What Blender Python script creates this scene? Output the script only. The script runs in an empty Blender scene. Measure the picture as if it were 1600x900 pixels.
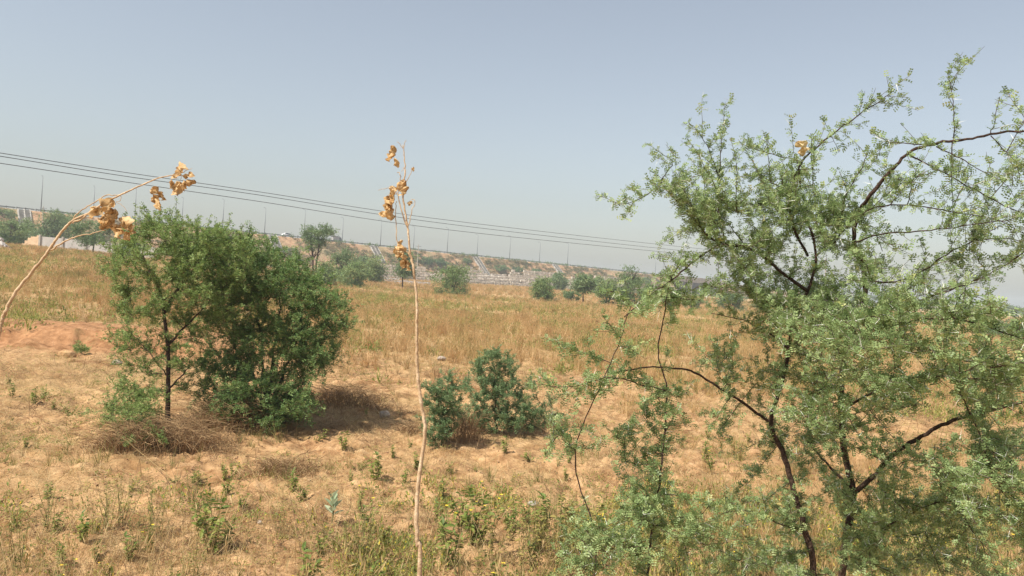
import bpy, math, random
import numpy as np
from mathutils import Vector, Matrix

SC = bpy.context.scene
COL = SC.collection
random.seed(7)
RNG = np.random.default_rng(7)

# ------------------------------------------------------------------ camera
CAM_H = 3.0
F_PX = 1200.0                      # focal length in pixels of the 1600 px wide photograph
PITCH = math.atan(14.0 / F_PX)     # looking slightly down
ROLL = math.radians(3.72)
Fw = np.array([0, math.cos(PITCH), -math.sin(PITCH)])
U0 = np.array([0, math.sin(PITCH), math.cos(PITCH)])
X0 = np.array([1.0, 0, 0])
Rt = math.cos(ROLL) * X0 + math.sin(ROLL) * U0
Up = -math.sin(ROLL) * X0 + math.cos(ROLL) * U0
CAM = np.array([0, 0, CAM_H])
cam_d = bpy.data.cameras.new('camera')
cam_d.lens = 36.0 * F_PX / 1600.0
cam_d.sensor_width = 36.0
cam_d.clip_start = 0.05
cam_d.clip_end = 6000.0
cam = bpy.data.objects.new('camera', cam_d)
COL.objects.link(cam)
M = Matrix(((Rt[0], Up[0], -Fw[0], 0), (Rt[1], Up[1], -Fw[1], 0), (Rt[2], Up[2], -Fw[2], CAM_H), (0, 0, 0, 1)))
cam.matrix_world = M
SC.camera = cam

# ------------------------------------------------------------------ light
SUN_EL = math.radians(55)
sv = np.array([-0.74, -0.62]); sv /= np.linalg.norm(sv)
SUNV = Vector((sv[0] * math.cos(SUN_EL), sv[1] * math.cos(SUN_EL), math.sin(SUN_EL)))
sun_d = bpy.data.lights.new('sun', 'SUN')
sun_d.energy = 4.6
sun_d.angle = math.radians(0.6)
sun_d.color = (1.0, 0.94, 0.84)
sun = bpy.data.objects.new('sun', sun_d)
COL.objects.link(sun)
sun.rotation_mode = 'QUATERNION'
sun.rotation_quaternion = SUNV.to_track_quat('Z', 'Y')
sun.location = (-30, -20, 60)
W = bpy.data.worlds.new('World'); SC.world = W; W.use_nodes = True
nt = W.node_tree; nt.nodes.clear()
wo = nt.nodes.new('ShaderNodeOutputWorld'); bg = nt.nodes.new('ShaderNodeBackground')
sky = nt.nodes.new('ShaderNodeTexSky'); sky.sky_type = 'NISHITA'; sky.sun_disc = False
sky.sun_elevation = SUN_EL; sky.sun_rotation = math.atan2(sv[0], sv[1])
sky.air_density = 1.3; sky.dust_density = 2.2; sky.ozone_density = 1.6; sky.altitude = 200
hs = nt.nodes.new('ShaderNodeHueSaturation'); hs.inputs['Saturation'].default_value = 0.56
nt.links.new(sky.outputs[0], hs.inputs['Color'])
nt.links.new(hs.outputs[0], bg.inputs[0]); bg.inputs[1].default_value = 0.093
nt.links.new(bg.outputs[0], wo.inputs[0])
SC.view_settings.view_transform = 'Standard'
SC.view_settings.look = 'None'
SC.view_settings.exposure = 0.62
SC.view_settings.gamma = 1.0
HAZE_DENSITY = 0.00062

# ------------------------------------------------------------------ maths helpers
def pix(x, y, D):
    """world point seen at photograph pixel (x, y) at depth D"""
    d = Fw + (x - 800) / F_PX * Rt + (450 - y) / F_PX * Up
    return CAM + d * D

def proj(P):
    P = np.atleast_2d(P) - CAM
    z = P @ Fw
    z = np.where(np.abs(z) < 1e-6, 1e-6, z)
    return 800 + F_PX * (P @ Rt) / z, 450 - F_PX * (P @ Up) / z, z

def vnoise(x, y, seed=0.0):
    x = np.asarray(x, float); y = np.asarray(y, float)
    ix = np.floor(x); iy = np.floor(y); fx = x - ix; fy = y - iy
    fx = fx * fx * (3 - 2 * fx); fy = fy * fy * (3 - 2 * fy)
    def h(a, b):
        s = np.sin(a * 127.1 + b * 311.7 + seed * 74.7) * 43758.5453
        return s - np.floor(s)
    a = h(ix, iy); b = h(ix + 1, iy); c = h(ix, iy + 1); d = h(ix + 1, iy + 1)
    return (a * (1 - fx) + b * fx) * (1 - fy) + (c * (1 - fx) + d * fx) * fy

def fbm(x, y, seed=0.0, o=4):
    s = 0; a = 0.5; t = 0
    for i in range(o):
        s = s + a * vnoise(x * 2 ** i, y * 2 ** i, seed + i * 3.1); t += a; a *= 0.5
    return s / t

def sst(a, b, x):
    t = np.clip((np.asarray(x, float) - a) / (b - a), 0, 1)
    return t * t * (3 - 2 * t)

# embankment line (near edge of its top)
E0 = np.array([-132.0, 214.0]); EU = np.array([143.0, 116.0]); EU /= np.linalg.norm(EU)
EN = np.array([EU[1], -EU[0]])            # towards the camera side
def emb_top(t):
    t = np.asarray(t, float)
    return 13.2 - 0.0137 * t - 0.017 * np.maximum(0, t - 290)
SLOPE = .80
BR0, BR1 = 268.0, 312.0                    # the bridge gap
def emb_coords(x, y):
    dx = x - E0[0]; dy = y - E0[1]
    return dx * EU[0] + dy * EU[1], dx * EN[0] + dy * EN[1]

MND = pix(85, 548, 24.0)
def terrain(x, y):
    x = np.asarray(x, float); y = np.asarray(y, float)
    D = np.sqrt(x * x + y * y)
    az = x / np.maximum(y, 1.0)
    z = 1.4 * (1 - sst(1.8, 6.8, y + 0.15 * (fbm(x * 0.6, y * 0.6, 4) - .5)))
    far = sst(25, 130, D)
    z = z + 2.7 * far * sst(0.12, 0.62, -az) + 0.7 * sst(90, 230, D)
    z = z + (fbm(x * 0.11, y * 0.11, 1) - .5) * 0.5 * sst(8, 30, D)
    z = z + (fbm(x * 0.7, y * 0.7, 2) - .5) * 0.20
    near = 1 - sst(16, 60, D)
    z = z + (fbm(x * 3.1, y * 3.1, 3) - .5) * 0.20 * near
    z = z + (vnoise(x * 9, y * 9, 9) - .5) * 0.08 * near
    z = z + (vnoise(x * 23, y * 23, 12) - .5) * 0.03 * near
    # eroded red mound on the left
    u = (x - MND[0]) / 6.6; v = (y - 25.2) / 2.3
    w = np.exp(-(u * u) ** 1.6)
    prof = sst(-1.2, -0.35, v + (fbm(x * 0.9, y * 0.9, 21) - .5) * 0.9) * (1 - sst(0.2, 3.2, v))
    z = z + 0.5 * w * prof
    z = z - 0.18 * w * sst(.48, .66, vnoise(x * 1.3, y * 2.0, 31)) * np.exp(-((v + 0.55) / 0.35) ** 2)
    return z

def surf(x, y):
    """ground or embankment"""
    z = terrain(x, y)
    t, n = emb_coords(np.asarray(x, float), np.asarray(y, float))
    top = emb_top(t)
    e = np.where(n > 0, top - n * SLOPE, np.where(n > -30, top, top - (-n - 30) * 0.55))
    e = e + (fbm(np.asarray(x) * .12, np.asarray(y) * .12, 55) - .5) * 1.4 * sst(1.0, 6.0, n)
    gap = sst(BR0 - 6, BR0, t) * (1 - sst(BR1, BR1 + 6, t))
    e = e * (1 - gap) + (-5) * gap
    return np.maximum(z, e)

def hit(x, y, f=surf, dmin=2.5, dmax=1200):
    D = np.exp(np.linspace(math.log(dmin), math.log(dmax), 1400))
    d = Fw + (x - 800) / F_PX * Rt + (450 - y) / F_PX * Up
    P = CAM[None] + d[None] * D[:, None]
    below = P[:, 2] < f(P[:, 0], P[:, 1])
    if not below.any(): return None
    k = int(np.argmax(below)); p = P[k]
    return Vector((p[0], p[1], float(f(p[0], p[1]))))

def depth(p): return float((np.array(p) - CAM) @ Fw)

# ------------------------------------------------------------------ object helpers
def tag(o, label=None, cat=None, group=None, kind=None):
    if label: o['label'] = label
    if cat: o['category'] = cat
    if group: o['group'] = group
    if kind: o['kind'] = kind
    return o

def thing(name, label, cat, loc=(0, 0, 0), rz=0.0, group=None):
    o = bpy.data.objects.new(name, None); COL.objects.link(o)
    o.empty_display_size = 0.1
    o.location = loc; o.rotation_euler = (0, 0, rz)
    return tag(o, label, cat, group)

def link(name, me, mat=None, parent=None, kind=None, world=True):
    """link a mesh; world=True means its vertices are in world space"""
    o = bpy.data.objects.new(name, me); COL.objects.link(o)
    if mat and not me.materials: me.materials.append(mat)
    if parent is not None:
        o.parent = parent
        if world:
            o.matrix_parent_inverse = mat_of(parent).inverted()
    if kind: o['kind'] = kind
    return o

def mat_of(o):
    m = Matrix.LocRotScale(o.location, o.rotation_euler, o.scale)
    if o.parent: m = mat_of(o.parent) @ o.matrix_parent_inverse @ m
    return m

def dup(root, loc, rz=0.0, sc=1.0, label=None):
    r = root.copy(); COL.objects.link(r); r.location = loc; r.rotation_euler = (0, 0, rz); r.scale = (sc,) * 3
    if label: r['label'] = label
    for ch in root.children:
        c = ch.copy(); COL.objects.link(c); c.parent = r
        for g in ch.children:
            d = g.copy(); COL.objects.link(d); d.parent = c
    return r

class MB:
    def __init__(s): s.v = []; s.f = []
    def box(s, c, sz, rot=None):
        n = len(s.v); a, b, h = sz[0] / 2, sz[1] / 2, sz[2] / 2
        for q in ((-a, -b, -h), (a, -b, -h), (a, b, -h), (-a, b, -h), (-a, -b, h), (a, -b, h), (a, b, h), (-a, b, h)):
            p = Vector(q)
            if rot is not None: p = rot @ p
            s.v.append((p.x + c[0], p.y + c[1], p.z + c[2]))
        for q in ((0, 3, 2, 1), (4, 5, 6, 7), (0, 1, 5, 4), (1, 2, 6, 5), (2, 3, 7, 6), (3, 0, 4, 7)):
            s.f.append(tuple(n + k for k in q))
        return s
    def hexa(s, pts):
        n = len(s.v); s.v += [tuple(p) for p in pts]
        for q in ((0, 3, 2, 1), (4, 5, 6, 7), (0, 1, 5, 4), (1, 2, 6, 5), (2, 3, 7, 6), (3, 0, 4, 7)):
            s.f.append(tuple(n + k for k in q))
        return s
    def tube(s, pts, rad, k=5, cap=True, wob=0.0):
        pts = [Vector(p) for p in pts]; m = len(pts)
        if m < 2: return s
        base = len(s.v); ref = None
        for i, p in enumerate(pts):
            t = (pts[min(i + 1, m - 1)] - pts[max(i - 1, 0)])
            if t.length < 1e-9: t = Vector((0, 0, 1))
            t.normalize()
            if ref is None:
                ref = Vector((1, 0, 0)) if abs(t.x) < 0.8 else Vector((0, 1, 0))
            a = ref - t * ref.dot(t)
            if a.length < 1e-6: a = t.orthogonal()
            a.normalize(); b = t.cross(a); ref = a
            r = rad[i] if hasattr(rad, '__len__') else rad
            for j in range(k):
                an = 2 * math.pi * j / k
                rr = r * (1 + wob * (random.random() - .5))
                q = p + a * (math.cos(an) * rr) + b * (math.sin(an) * rr)
                s.v.append((q.x, q.y, q.z))
        for i in range(m - 1):
            for j in range(k):
                o = base + i * k; j2 = (j + 1) % k
                s.f.append((o + j, o + j2, o + k + j2, o + k + j))
        if cap:
            s.f.append(tuple(base + j for j in range(k))[::-1]); s.f.append(tuple(base + (m - 1) * k + j for j in range(k)))
        return s
    def mesh(s, name, smooth=False):
        me = bpy.data.meshes.new(name); me.from_pydata(s.v, [], s.f)
        if smooth: me.polygons.foreach_set('use_smooth', [True] * len(me.polygons))
        me.update(); return me

def quad_mesh(name, V, Q, var=None, smooth=False):
    me = bpy.data.meshes.new(name)
    nv = len(V); nf = len(Q)
    me.vertices.add(nv); me.vertices.foreach_set('co', np.asarray(V, np.float32).ravel())
    me.loops.add(nf * 4); me.loops.foreach_set('vertex_index', np.asarray(Q, np.int32).ravel())
    me.polygons.add(nf)
    me.polygons.foreach_set('loop_start', np.arange(0, nf * 4, 4, dtype=np.int32))
    me.polygons.foreach_set('loop_total', np.full(nf, 4, dtype=np.int32))
    if smooth: me.polygons.foreach_set('use_smooth', np.ones(nf, dtype=bool))
    me.update(calc_edges=True)
    if var is not None:
        a = me.attributes.new('var', 'FLOAT', 'POINT'); a.data.foreach_set('value', np.asarray(var, np.float32))
    return me

def norm(v): return v / np.maximum(np.linalg.norm(v, axis=-1, keepdims=True), 1e-9)

def frames(d, rng=RNG, up=None):
    """rotation matrices whose Y column is d; Z as near `up` (or random) as possible"""
    d = norm(d)
    r = rng.normal(size=d.shape) if up is None else up
    x = norm(np.cross(d, r)); z = np.cross(x, d)
    return np.stack([x, d, z], axis=-1)

def batch(name, tmpl, P, R, S, rng=RNG, var=None, jit=0.0):
    """one mesh of N placed copies of quad templates; tmpl = list of (V, Q)"""
    N = len(P); idx = rng.integers(0, len(tmpl), N)
    if var is None: var = rng.random(N)
    Vs, Qs, As, off = [], [], [], 0
    for k, (V, Q) in enumerate(tmpl):
        m = np.nonzero(idx == k)[0]
        if not len(m): continue
        W_ = np.einsum('nij,vj->nvi', R[m], V) * S[m][:, None, None] + P[m][:, None, :]
        Vs.append(W_.reshape(-1, 3)); n = len(V)
        Qs.append((Q[None] + (np.arange(len(m)) * n)[:, None, None] + off).reshape(-1, 4))
        As.append(np.repeat(var[m], n)); off += n * len(m)
    return quad_mesh(name, np.concatenate(Vs), np.concatenate(Qs), np.concatenate(As))

# ------------------------------------------------------------------ materials
def new_mat(name):
    m = bpy.data.materials.new(name); m.use_nodes = True; t = m.node_tree
    return m, t, t.nodes['Principled BSDF'], t.nodes['Material Output']

def ramp(t, stops, fac=None):
    r = t.nodes.new('ShaderNodeValToRGB'); e = r.color_ramp.elements
    while len(e) < len(stops): e.new(0.5)
    for k, (p, c) in enumerate(stops): e[k].position = p; e[k].color = (*c, 1)
    if fac is not None: t.links.new(fac, r.inputs[0])
    return r

def noise(t, scale, detail=4, rough=0.55, vec=None):
    n = t.nodes.new('ShaderNodeTexNoise'); n.inputs['Scale'].default_value = scale
    n.inputs['Detail'].default_value = detail; n.inputs['Roughness'].default_value = rough
    if vec is not None: t.links.new(vec, n.inputs['Vector'])
    return n

def mixc(t, a, b, fac, mode='MIX'):
    n = t.nodes.new('ShaderNodeMix'); n.data_type = 'RGBA'; n.blend_type = mode
    for s, v in ((n.inputs[0], fac), (n.inputs[6], a), (n.inputs[7], b)):
        if hasattr(v, 'links'): t.links.new(v, s)
        elif isinstance(v, (int, float)): s.default_value = v
        else: s.default_value = (*v, 1)
    return n.outputs[2]

def mth(t, op, a, b=0.5):
    n = t.nodes.new('ShaderNodeMath'); n.operation = op
    for s, v in ((n.inputs[0], a), (n.inputs[1], b)):
        if hasattr(v, 'links'): t.links.new(v, s)
        else: s.default_value = v
    return n.outputs[0]

def attr(t, name):
    a = t.nodes.new('ShaderNodeAttribute'); a.attribute_name = name; return a.outputs['Fac']

def leaf_mat(name, stops, trans=0.35, rough=0.55, instanced=False, spec=0.35):
    m, t, b, o = new_mat(name)
    f = attr(t, 'var')
    if instanced:
        oi = t.nodes.new('ShaderNodeObjectInfo')
        f = mth(t, 'ADD', mth(t, 'MULTIPLY', f, 0.4), mth(t, 'MULTIPLY', oi.outputs['Random'], 0.6))
    r = ramp(t, stops, f)
    t.links.new(r.outputs[0], b.inputs['Base Color'])
    b.inputs['Roughness'].default_value = rough; b.inputs['Specular IOR Level'].default_value = spec
    tr = t.nodes.new('ShaderNodeBsdfTranslucent'); t.links.new(r.outputs[0], tr.inputs[0])
    mx = t.nodes.new('ShaderNodeMixShader'); mx.inputs[0].default_value = trans
    t.links.new(b.outputs[0], mx.inputs[1]); t.links.new(tr.outputs[0], mx.inputs[2]); t.links.new(mx.outputs[0], o.inputs[0])
    return m

def rough_mat(name, stops, scale=6, rough=0.85, bump=0.3, detail=5, metal=0.0):
    m, t, b, o = new_mat(name)
    tc = t.nodes.new('ShaderNodeTexCoord')
    n = noise(t, scale, detail, 0.6, tc.outputs['Object'])
    r = ramp(t, stops, n.outputs[0]); t.links.new(r.outputs[0], b.inputs['Base Color'])
    b.inputs['Roughness'].default_value = rough; b.inputs['Specular IOR Level'].default_value = 0.25
    b.inputs['Metallic'].default_value = metal
    if bump:
        bp = t.nodes.new('ShaderNodeBump'); bp.inputs['Strength'].default_value = bump; bp.inputs['Distance'].default_value = 0.02
        t.links.new(n.outputs[0], bp.inputs['Height']); t.links.new(bp.outputs[0], b.inputs['Normal'])
    return m

MAT = {}
MAT['thorn_leaf'] = leaf_mat('thorn_leaf', [(0, (.13, .205, .075)), (.5, (.28, .375, .15)), (.85, (.42, .50, .235)), (.95, (.50, .50, .17)), (1, (.52, .40, .16))], .42, .45)
MAT['bush_leaf'] = leaf_mat('bush_leaf', [(0, (.08, .15, .045)), (.45, (.155, .26, .08)), (.8, (.27, .36, .125)), (1, (.39, .43, .15))], .40)
MAT['tall_leaf'] = leaf_mat('tall_leaf', [(0, (.11, .18, .05)), (.45, (.21, .31, .09)), (.8, (.33, .41, .14)), (1, (.45, .46, .16))], .42)
MAT['blue_leaf'] = leaf_mat('blue_leaf', [(0, (.10, .17, .07)), (.5, (.18, .28, .12)), (1, (.30, .38, .18))], .38)
MAT['far_leaf'] = leaf_mat('far_leaf', [(0, (.10, .165, .055)), (.5, (.185, .265, .09)), (1, (.30, .35, .14))], .25)
MAT['far_dark'] = leaf_mat('far_dark', [(0, (.075, .13, .05)), (.5, (.14, .215, .08)), (1, (.23, .29, .12))], .2)
MAT['weed_leaf'] = leaf_mat('weed_leaf', [(0, (.12, .18, .035)), (.5, (.20, .26, .055)), (1, (.32, .33, .08))], .4)
MAT['weed_yellow'] = leaf_mat('weed_yellow', [(0, (.16, .19, .05)), (.5, (.26, .25, .07)), (1, (.40, .32, .10))], .4)
MAT['petal'] = leaf_mat('petal', [(0, (.75, .52, .03)), (1, (.85, .66, .08))], .3)
MAT['milkweed'] = leaf_mat('milkweed', [(0, (.30, .38, .22)), (1, (.48, .54, .36))], .3)
MAT['dry_leaf'] = leaf_mat('dry_leaf', [(0, (.38, .21, .085)), (.4, (.64, .43, .20)), (1, (.80, .62, .36))], .38, .6)
MAT['golden'] = leaf_mat('golden', [(0, (.18, .12, .045)), (.3, (.38, .265, .115)), (.6, (.60, .43, .21)), (.85, (.74, .58, .34)), (1, (.24, .26, .08))], .35, .7, True)
def patchy(m, sc, stops):
    t = m.node_tree; oi = t.nodes.new('ShaderNodeObjectInfo'); n = noise(t, sc, 3, .6, oi.outputs['Location'])
    r = [q for q in t.nodes if q.type == 'VALTORGB'][0]; outs = [l.to_socket for l in r.outputs[0].links]
    c = mixc(t, r.outputs[0], ramp(t, stops, n.outputs[0]).outputs[0], 1.0, 'MULTIPLY')
    for s_ in outs: t.links.new(c, s_)
patchy(MAT['golden'], .35, [(.38, (.55, .66, .42)), (.45, (1, .95, .86)), (.55, (1.05, .98, .95)), (.66, (.86, .70, .58))])
MAT['straw'] = leaf_mat('straw', [(0, (.34, .22, .09)), (.5, (.55, .40, .19)), (1, (.70, .56, .32))], .3, .75, True)
MAT['greengrass'] = leaf_mat('greengrass', [(0, (.13, .15, .04)), (.5, (.24, .22, .07)), (1, (.42, .32, .12))], .4, .7, True)
MAT['drytangle'] = leaf_mat('drytangle', [(0, (.14, .08, .035)), (.45, (.27, .16, .075)), (1, (.46, .31, .16))], .1, .8)
MAT['bark'] = rough_mat('bark', [(.3, (.025, .016, .012)), (.55, (.07, .042, .03)), (.75, (.14, .09, .06))], 60, .9, .9)
MAT['twig'] = rough_mat('twig', [(.3, (.07, .05, .03)), (.7, (.15, .12, .07))], 40, .85, .3)
MAT['thorn'] = rough_mat('thorn', [(.3, (.62, .62, .54)), (.7, (.78, .78, .70))], 40, .5, 0)
MAT['stalk'] = rough_mat('stalk', [(.25, (.30, .19, .11)), (.5, (.50, .36, .22)), (.75, (.66, .52, .36))], 35, .8, .5)
MAT['concrete'] = rough_mat('concrete', [(.3, (.26, .24, .21)), (.7, (.46, .43, .38))], 1.2, .9, .3)
MAT['stone'] = rough_mat('stone', [(.3, (.34, .29, .23)), (.55, (.50, .44, .37)), (.75, (.60, .54, .47))], .9, .9, .5)
MAT['stone2'] = rough_mat('stone2', [(.3, (.34, .30, .27)), (.7, (.58, .54, .50))], 14, .9, .6)
MAT['fieldstone'] = rough_mat('fieldstone', [(.3, (.24, .19, .15)), (.7, (.42, .35, .28))], 14, .9, .6)
MAT['cream'] = rough_mat('cream', [(.3, (.60, .42, .26)), (.7, (.72, .54, .36))], 1.2, .9, .2)
MAT['greywall'] = rough_mat('greywall', [(.3, (.36, .34, .32)), (.7, (.50, .48, .45))], .8, .9, .2)
MAT['steel'] = rough_mat('steel', [(.3, (.13, .14, .15)), (.7, (.20, .21, .22))], 2, .55, 0, metal=.2)
MAT['wire'] = rough_mat('wire', [(.3, (.05, .05, .055)), (.7, (.08, .08, .085))], 2, .6, 0)
MAT['asphalt'] = rough_mat('asphalt', [(.3, (.045, .045, .047)), (.7, (.07, .07, .07))], 30, .9, .3)
MAT['paint'] = rough_mat('paint', [(.3, (.78, .78, .78)), (.7, (.82, .82, .82))], 1, .3, 0)
MAT['glass'] = rough_mat('glass', [(.3, (.03, .04, .05)), (.7, (.05, .06, .07))], 1, .1, 0)
MAT['rubber'] = rough_mat('rubber', [(.3, (.02, .02, .02)), (.7, (.04, .04, .04))], 8, .8, 0)
MAT['rail'] = rough_mat('rail', [(.3, (.10, .10, .10)), (.7, (.17, .17, .17))], 1, .6, 0, metal=.3)

# ground material
def ground_mat():
    m, t, b, o = new_mat('ground')
    tc = t.nodes.new('ShaderNodeTexCoord'); V = tc.outputs['Object']
    n1 = noise(t, 0.55, 5, .6, V); n2 = noise(t, 4.5, 6, .62, V); n3 = noise(t, 34, 5, .7, V); n4 = noise(t, 130, 3, .6, V)
    soil = ramp(t, [(.34, (.22, .115, .05)), (.5, (.44, .26, .127)), (.68, (.60, .39, .21))], n2.outputs[0])
    straw = ramp(t, [(.3, (.24, .145, .06)), (.5, (.46, .31, .15)), (.7, (.62, .46, .25))], n3.outputs[0])
    sf = mth(t, 'MULTIPLY', attr(t, 'straw'), 1.0)
    nf = ramp(t, [(.42, (0, 0, 0)), (.58, (1, 1, 1))], n1.outputs[0])
    f = mth(t, 'ADD', mth(t, 'MULTIPLY', sf, .7), mth(t, 'MULTIPLY', nf.outputs[0], .35)); f = mth(t, 'MINIMUM', f, 1.0)
    c = mixc(t, soil.outputs[0], straw.outputs[0], f)
    red = ramp(t, [(.3, (.20, .095, .042)), (.55, (.36, .18, .085)), (.75, (.44, .24, .125))], n2.outputs[0])
    c = mixc(t, c, red.outputs[0], attr(t, 'red'))
    dk = ramp(t, [(.38, (.55, .46, .37)), (.50, (1, 1, 1))], noise(t, .9, 6, .72, V).outputs[0])
    c = mixc(t, c, dk.outputs[0], .75, 'MULTIPLY')
    # fine grains: pebbles, bits of litter
    g = ramp(t, [(.30, (.45, .38, .30)), (.45, (1, 1, 1)), (.62, (1, 1, 1)), (.75, (1.18, 1.14, 1.08))], n4.outputs[0])
    c = mixc(t, c, g.outputs[0], .8, 'MULTIPLY')
    gr = ramp(t, [(.55, (0, 0, 0)), (.68, (1, 1, 1))], noise(t, 1.3, 6, .7, V).outputs[0])
    c = mixc(t, c, (.16, .15, .06), mth(t, 'MULTIPLY', gr.outputs[0], .35))
    t.links.new(c, b.inputs['Base Color']); b.inputs['Roughness'].default_value = .95; b.inputs['Specular IOR Level'].default_value = .15
    h = mth(t, 'ADD', mth(t, 'MULTIPLY', n2.outputs[0], .6), mth(t, 'ADD', mth(t, 'MULTIPLY', n3.outputs[0], .35), mth(t, 'MULTIPLY', n4.outputs[0], .12)))
    bp = t.nodes.new('ShaderNodeBump'); bp.inputs['Strength'].default_value = .8; bp.inputs['Distance'].default_value = .06
    t.links.new(h, bp.inputs['Height']); t.links.new(bp.outputs[0], b.inputs['Normal'])
    return m
MAT['ground'] = ground_mat()

def emb_mat():
    m, t, b, o = new_mat('embankment')
    tc = t.nodes.new('ShaderNodeTexCoord'); V = tc.outputs['Object']
    n1 = noise(t, .09, 5, .65, V); n2 = noise(t, .7, 6, .7, V)
    a = ramp(t, [(.3, (.22, .12, .065)), (.5, (.38, .225, .12)), (.7, (.50, .33, .18))], n2.outputs[0])
    g = ramp(t, [(.46, (0, 0, 0)), (.6, (1, 1, 1))], n1.outputs[0])
    g2 = ramp(t, [(.3, (.12, .13, .06)), (.7, (.24, .22, .11))], n2.outputs[0])
    c = mixc(t, a.outputs[0], g2.outputs[0], mth(t, 'MULTIPLY', g.outputs[0], .6))
    t.links.new(c, b.inputs['Base Color']); b.inputs['Roughness'].default_value = .95
    bp = t.nodes.new('ShaderNodeBump'); bp.inputs['Strength'].default_value = .8; bp.inputs['Distance'].default_value = .5
    t.links.new(n2.outputs[0], bp.inputs['Height']); t.links.new(bp.outputs[0], b.inputs['Normal'])
    return m
MAT['emb'] = emb_mat()

# ------------------------------------------------------------------ ground
def zones(x, y, z):
    """straw cover and red soil, from where the place has them"""
    px, py, d = proj(np.stack([x, y, z], -1).reshape(-1, 3))
    px = px.reshape(x.shape); py = py.reshape(x.shape)
    hy = 384 + .065 * px
    dy = py - hy
    front = y > 1
    n = fbm(x * .35, y * .35, 17) - .5
    tall = (1 - sst(72, 165, dy + n * 130 - sst(700, 1100, px) * 35)) * front
    return px, py, dy, tall, n

def make_ground():
    a = np.concatenate([np.linspace(-180, -44, 26)[:-1], np.linspace(-44, 44, 400), np.linspace(44, 180, 26)[1:]])
    a = np.radians(a[:-1]); na = len(a)
    D = np.concatenate([np.linspace(.5, 5.5, 16), np.exp(np.linspace(math.log(5.6), math.log(60), 280)), np.exp(np.linspace(math.log(61), math.log(1500), 80))])
    A, DD = np.meshgrid(a, D); x = np.sin(A) * DD; y = np.cos(A) * DD
    z = terrain(x, y)
    V = np.stack([x, y, z], -1).reshape(-1, 3)
    nd = len(D); i = np.arange(nd - 1)[:, None] * na; j = np.arange(na)[None]; j2 = (j + 1) % na
    Q = np.stack([i + j, i + j2, i + na + j2, i + na + j], -1).reshape(-1, 4)[:, ::-1]
    # close the middle
    c = len(V); V = np.vstack([V, [[0, 0, float(terrain(0., 0.))]]])
    jj = np.arange(0, na - 1, 2)
    Q2 = np.stack([np.full(len(jj), c), jj, jj + 1, (jj + 2) % na], -1)
    if na % 2: Q2 = np.vstack([Q2, [[c, na - 1, 0, 0]]])[:-1]
    Q = np.vstack([Q, Q2[:, ::-1]])
    me = quad_mesh('ground', V, Q, None, True)
    px, py, dy, tall, n = zones(V[:, 0], V[:, 1], V[:, 2])
    pale = np.exp(-(((px - 620) / 130) ** 2 + ((py - 530) / 30) ** 2)) + np.exp(-(((px - 150) / 160) ** 2 + ((py - 590) / 22) ** 2))
    straw = np.clip(tall * .9 + pale * .9 + .25 * (n > .05), 0, 1)
    at = me.attributes.new('straw', 'FLOAT', 'POINT'); at.data.foreach_set('value', straw.astype(np.float32))
    u = (V[:, 0] - MND[0]) / 7.6; v = (V[:, 1] - 25.0) / 2.6
    red = np.clip(1.5 * np.exp(-(u * u) ** 1.6 - (v * v) ** 1.5) + .2 * (fbm(V[:, 0] * .5, V[:, 1] * .5, 8) > .6), 0, 1)
    red = np.clip(red, 0, 1) * .85
    at = me.attributes.new('red', 'FLOAT', 'POINT'); at.data.foreach_set('value', red.astype(np.float32))
    o = link('ground', me, MAT['ground'], kind='structure')
make_ground()

# ------------------------------------------------------------------ embankment, road, bridge
def emb_pt(t, n, dz=0.0):
    return (E0[0] + EU[0] * t + EN[0] * n, E0[1] + EU[1] * t + EN[1] * n, dz)

def make_embankment(t0, t1, name):
    ts = np.linspace(t0, t1, int((t1 - t0) / 1.6)); ns = np.concatenate([np.linspace(28, 0, 34), [-10, -30, -42, -56]])
    T, N = np.meshgrid(ts, ns)
    x = E0[0] + EU[0] * T + EN[0] * N; y = E0[1] + EU[1] * T + EN[1] * N
    top = emb_top(T)
    z = np.where(N > 0, top - N * SLOPE, np.where(N >= -30, top, top - (-N - 30) * .55))
    z = z + (fbm(x * .12, y * .12, 55) - .5) * 1.4 * sst(1.0, 6.0, N)
    V = np.stack([x, y, z], -1).reshape(-1, 3); m = len(ts); k = len(ns)
    i = np.arange(k - 1)[:, None] * m; j = np.arange(m - 1)[None]
    Q = np.stack([i + j, i + m + j, i + m + j + 1, i + j + 1], -1).reshape(-1, 4)
    # end faces
    vs = list(V); qs = list(Q)
    for col in (0, m - 1):
        b0 = len(vs)
        for r in range(k): p = V[r * m + col]; vs.append((p[0], p[1], -3.0))
        for r in range(k - 1): qs.append((r * m + col, (r + 1) * m + col, b0 + r + 1, b0 + r))
    me = quad_mesh(name, np.array(vs), np.array(qs), None, False)
    return link(name, me, MAT['emb'], kind='structure')
make_embankment(-160, BR0, 'embankment')
make_embankment(BR1, 620, 'embankment')
def strip(name, mat, n0, n1, dz, t0=-160, t1=620):
    ts = np.linspace(t0, t1, 60); vs = []; qs = []
    for t in ts:
        zt = float(emb_top(t)) + dz
        vs.append(emb_pt(t, n0, zt)); vs.append(emb_pt(t, n1, zt))
    for i in range(len(ts) - 1): qs.append((2 * i, 2 * i + 2, 2 * i + 3, 2 * i + 1))
    return link(name, quad_mesh(name, np.array(vs), np.array(qs)), mat, kind='structure')
strip('road', MAT['asphalt'], -1.6, -13, .03)
strip('road', MAT['asphalt'], -16, -28, .03)
strip('road_marking', MAT['paint'], -2.1, -2.3, .036)
strip('road_marking', MAT['paint'], -12.4, -12.6, .036)

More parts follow.
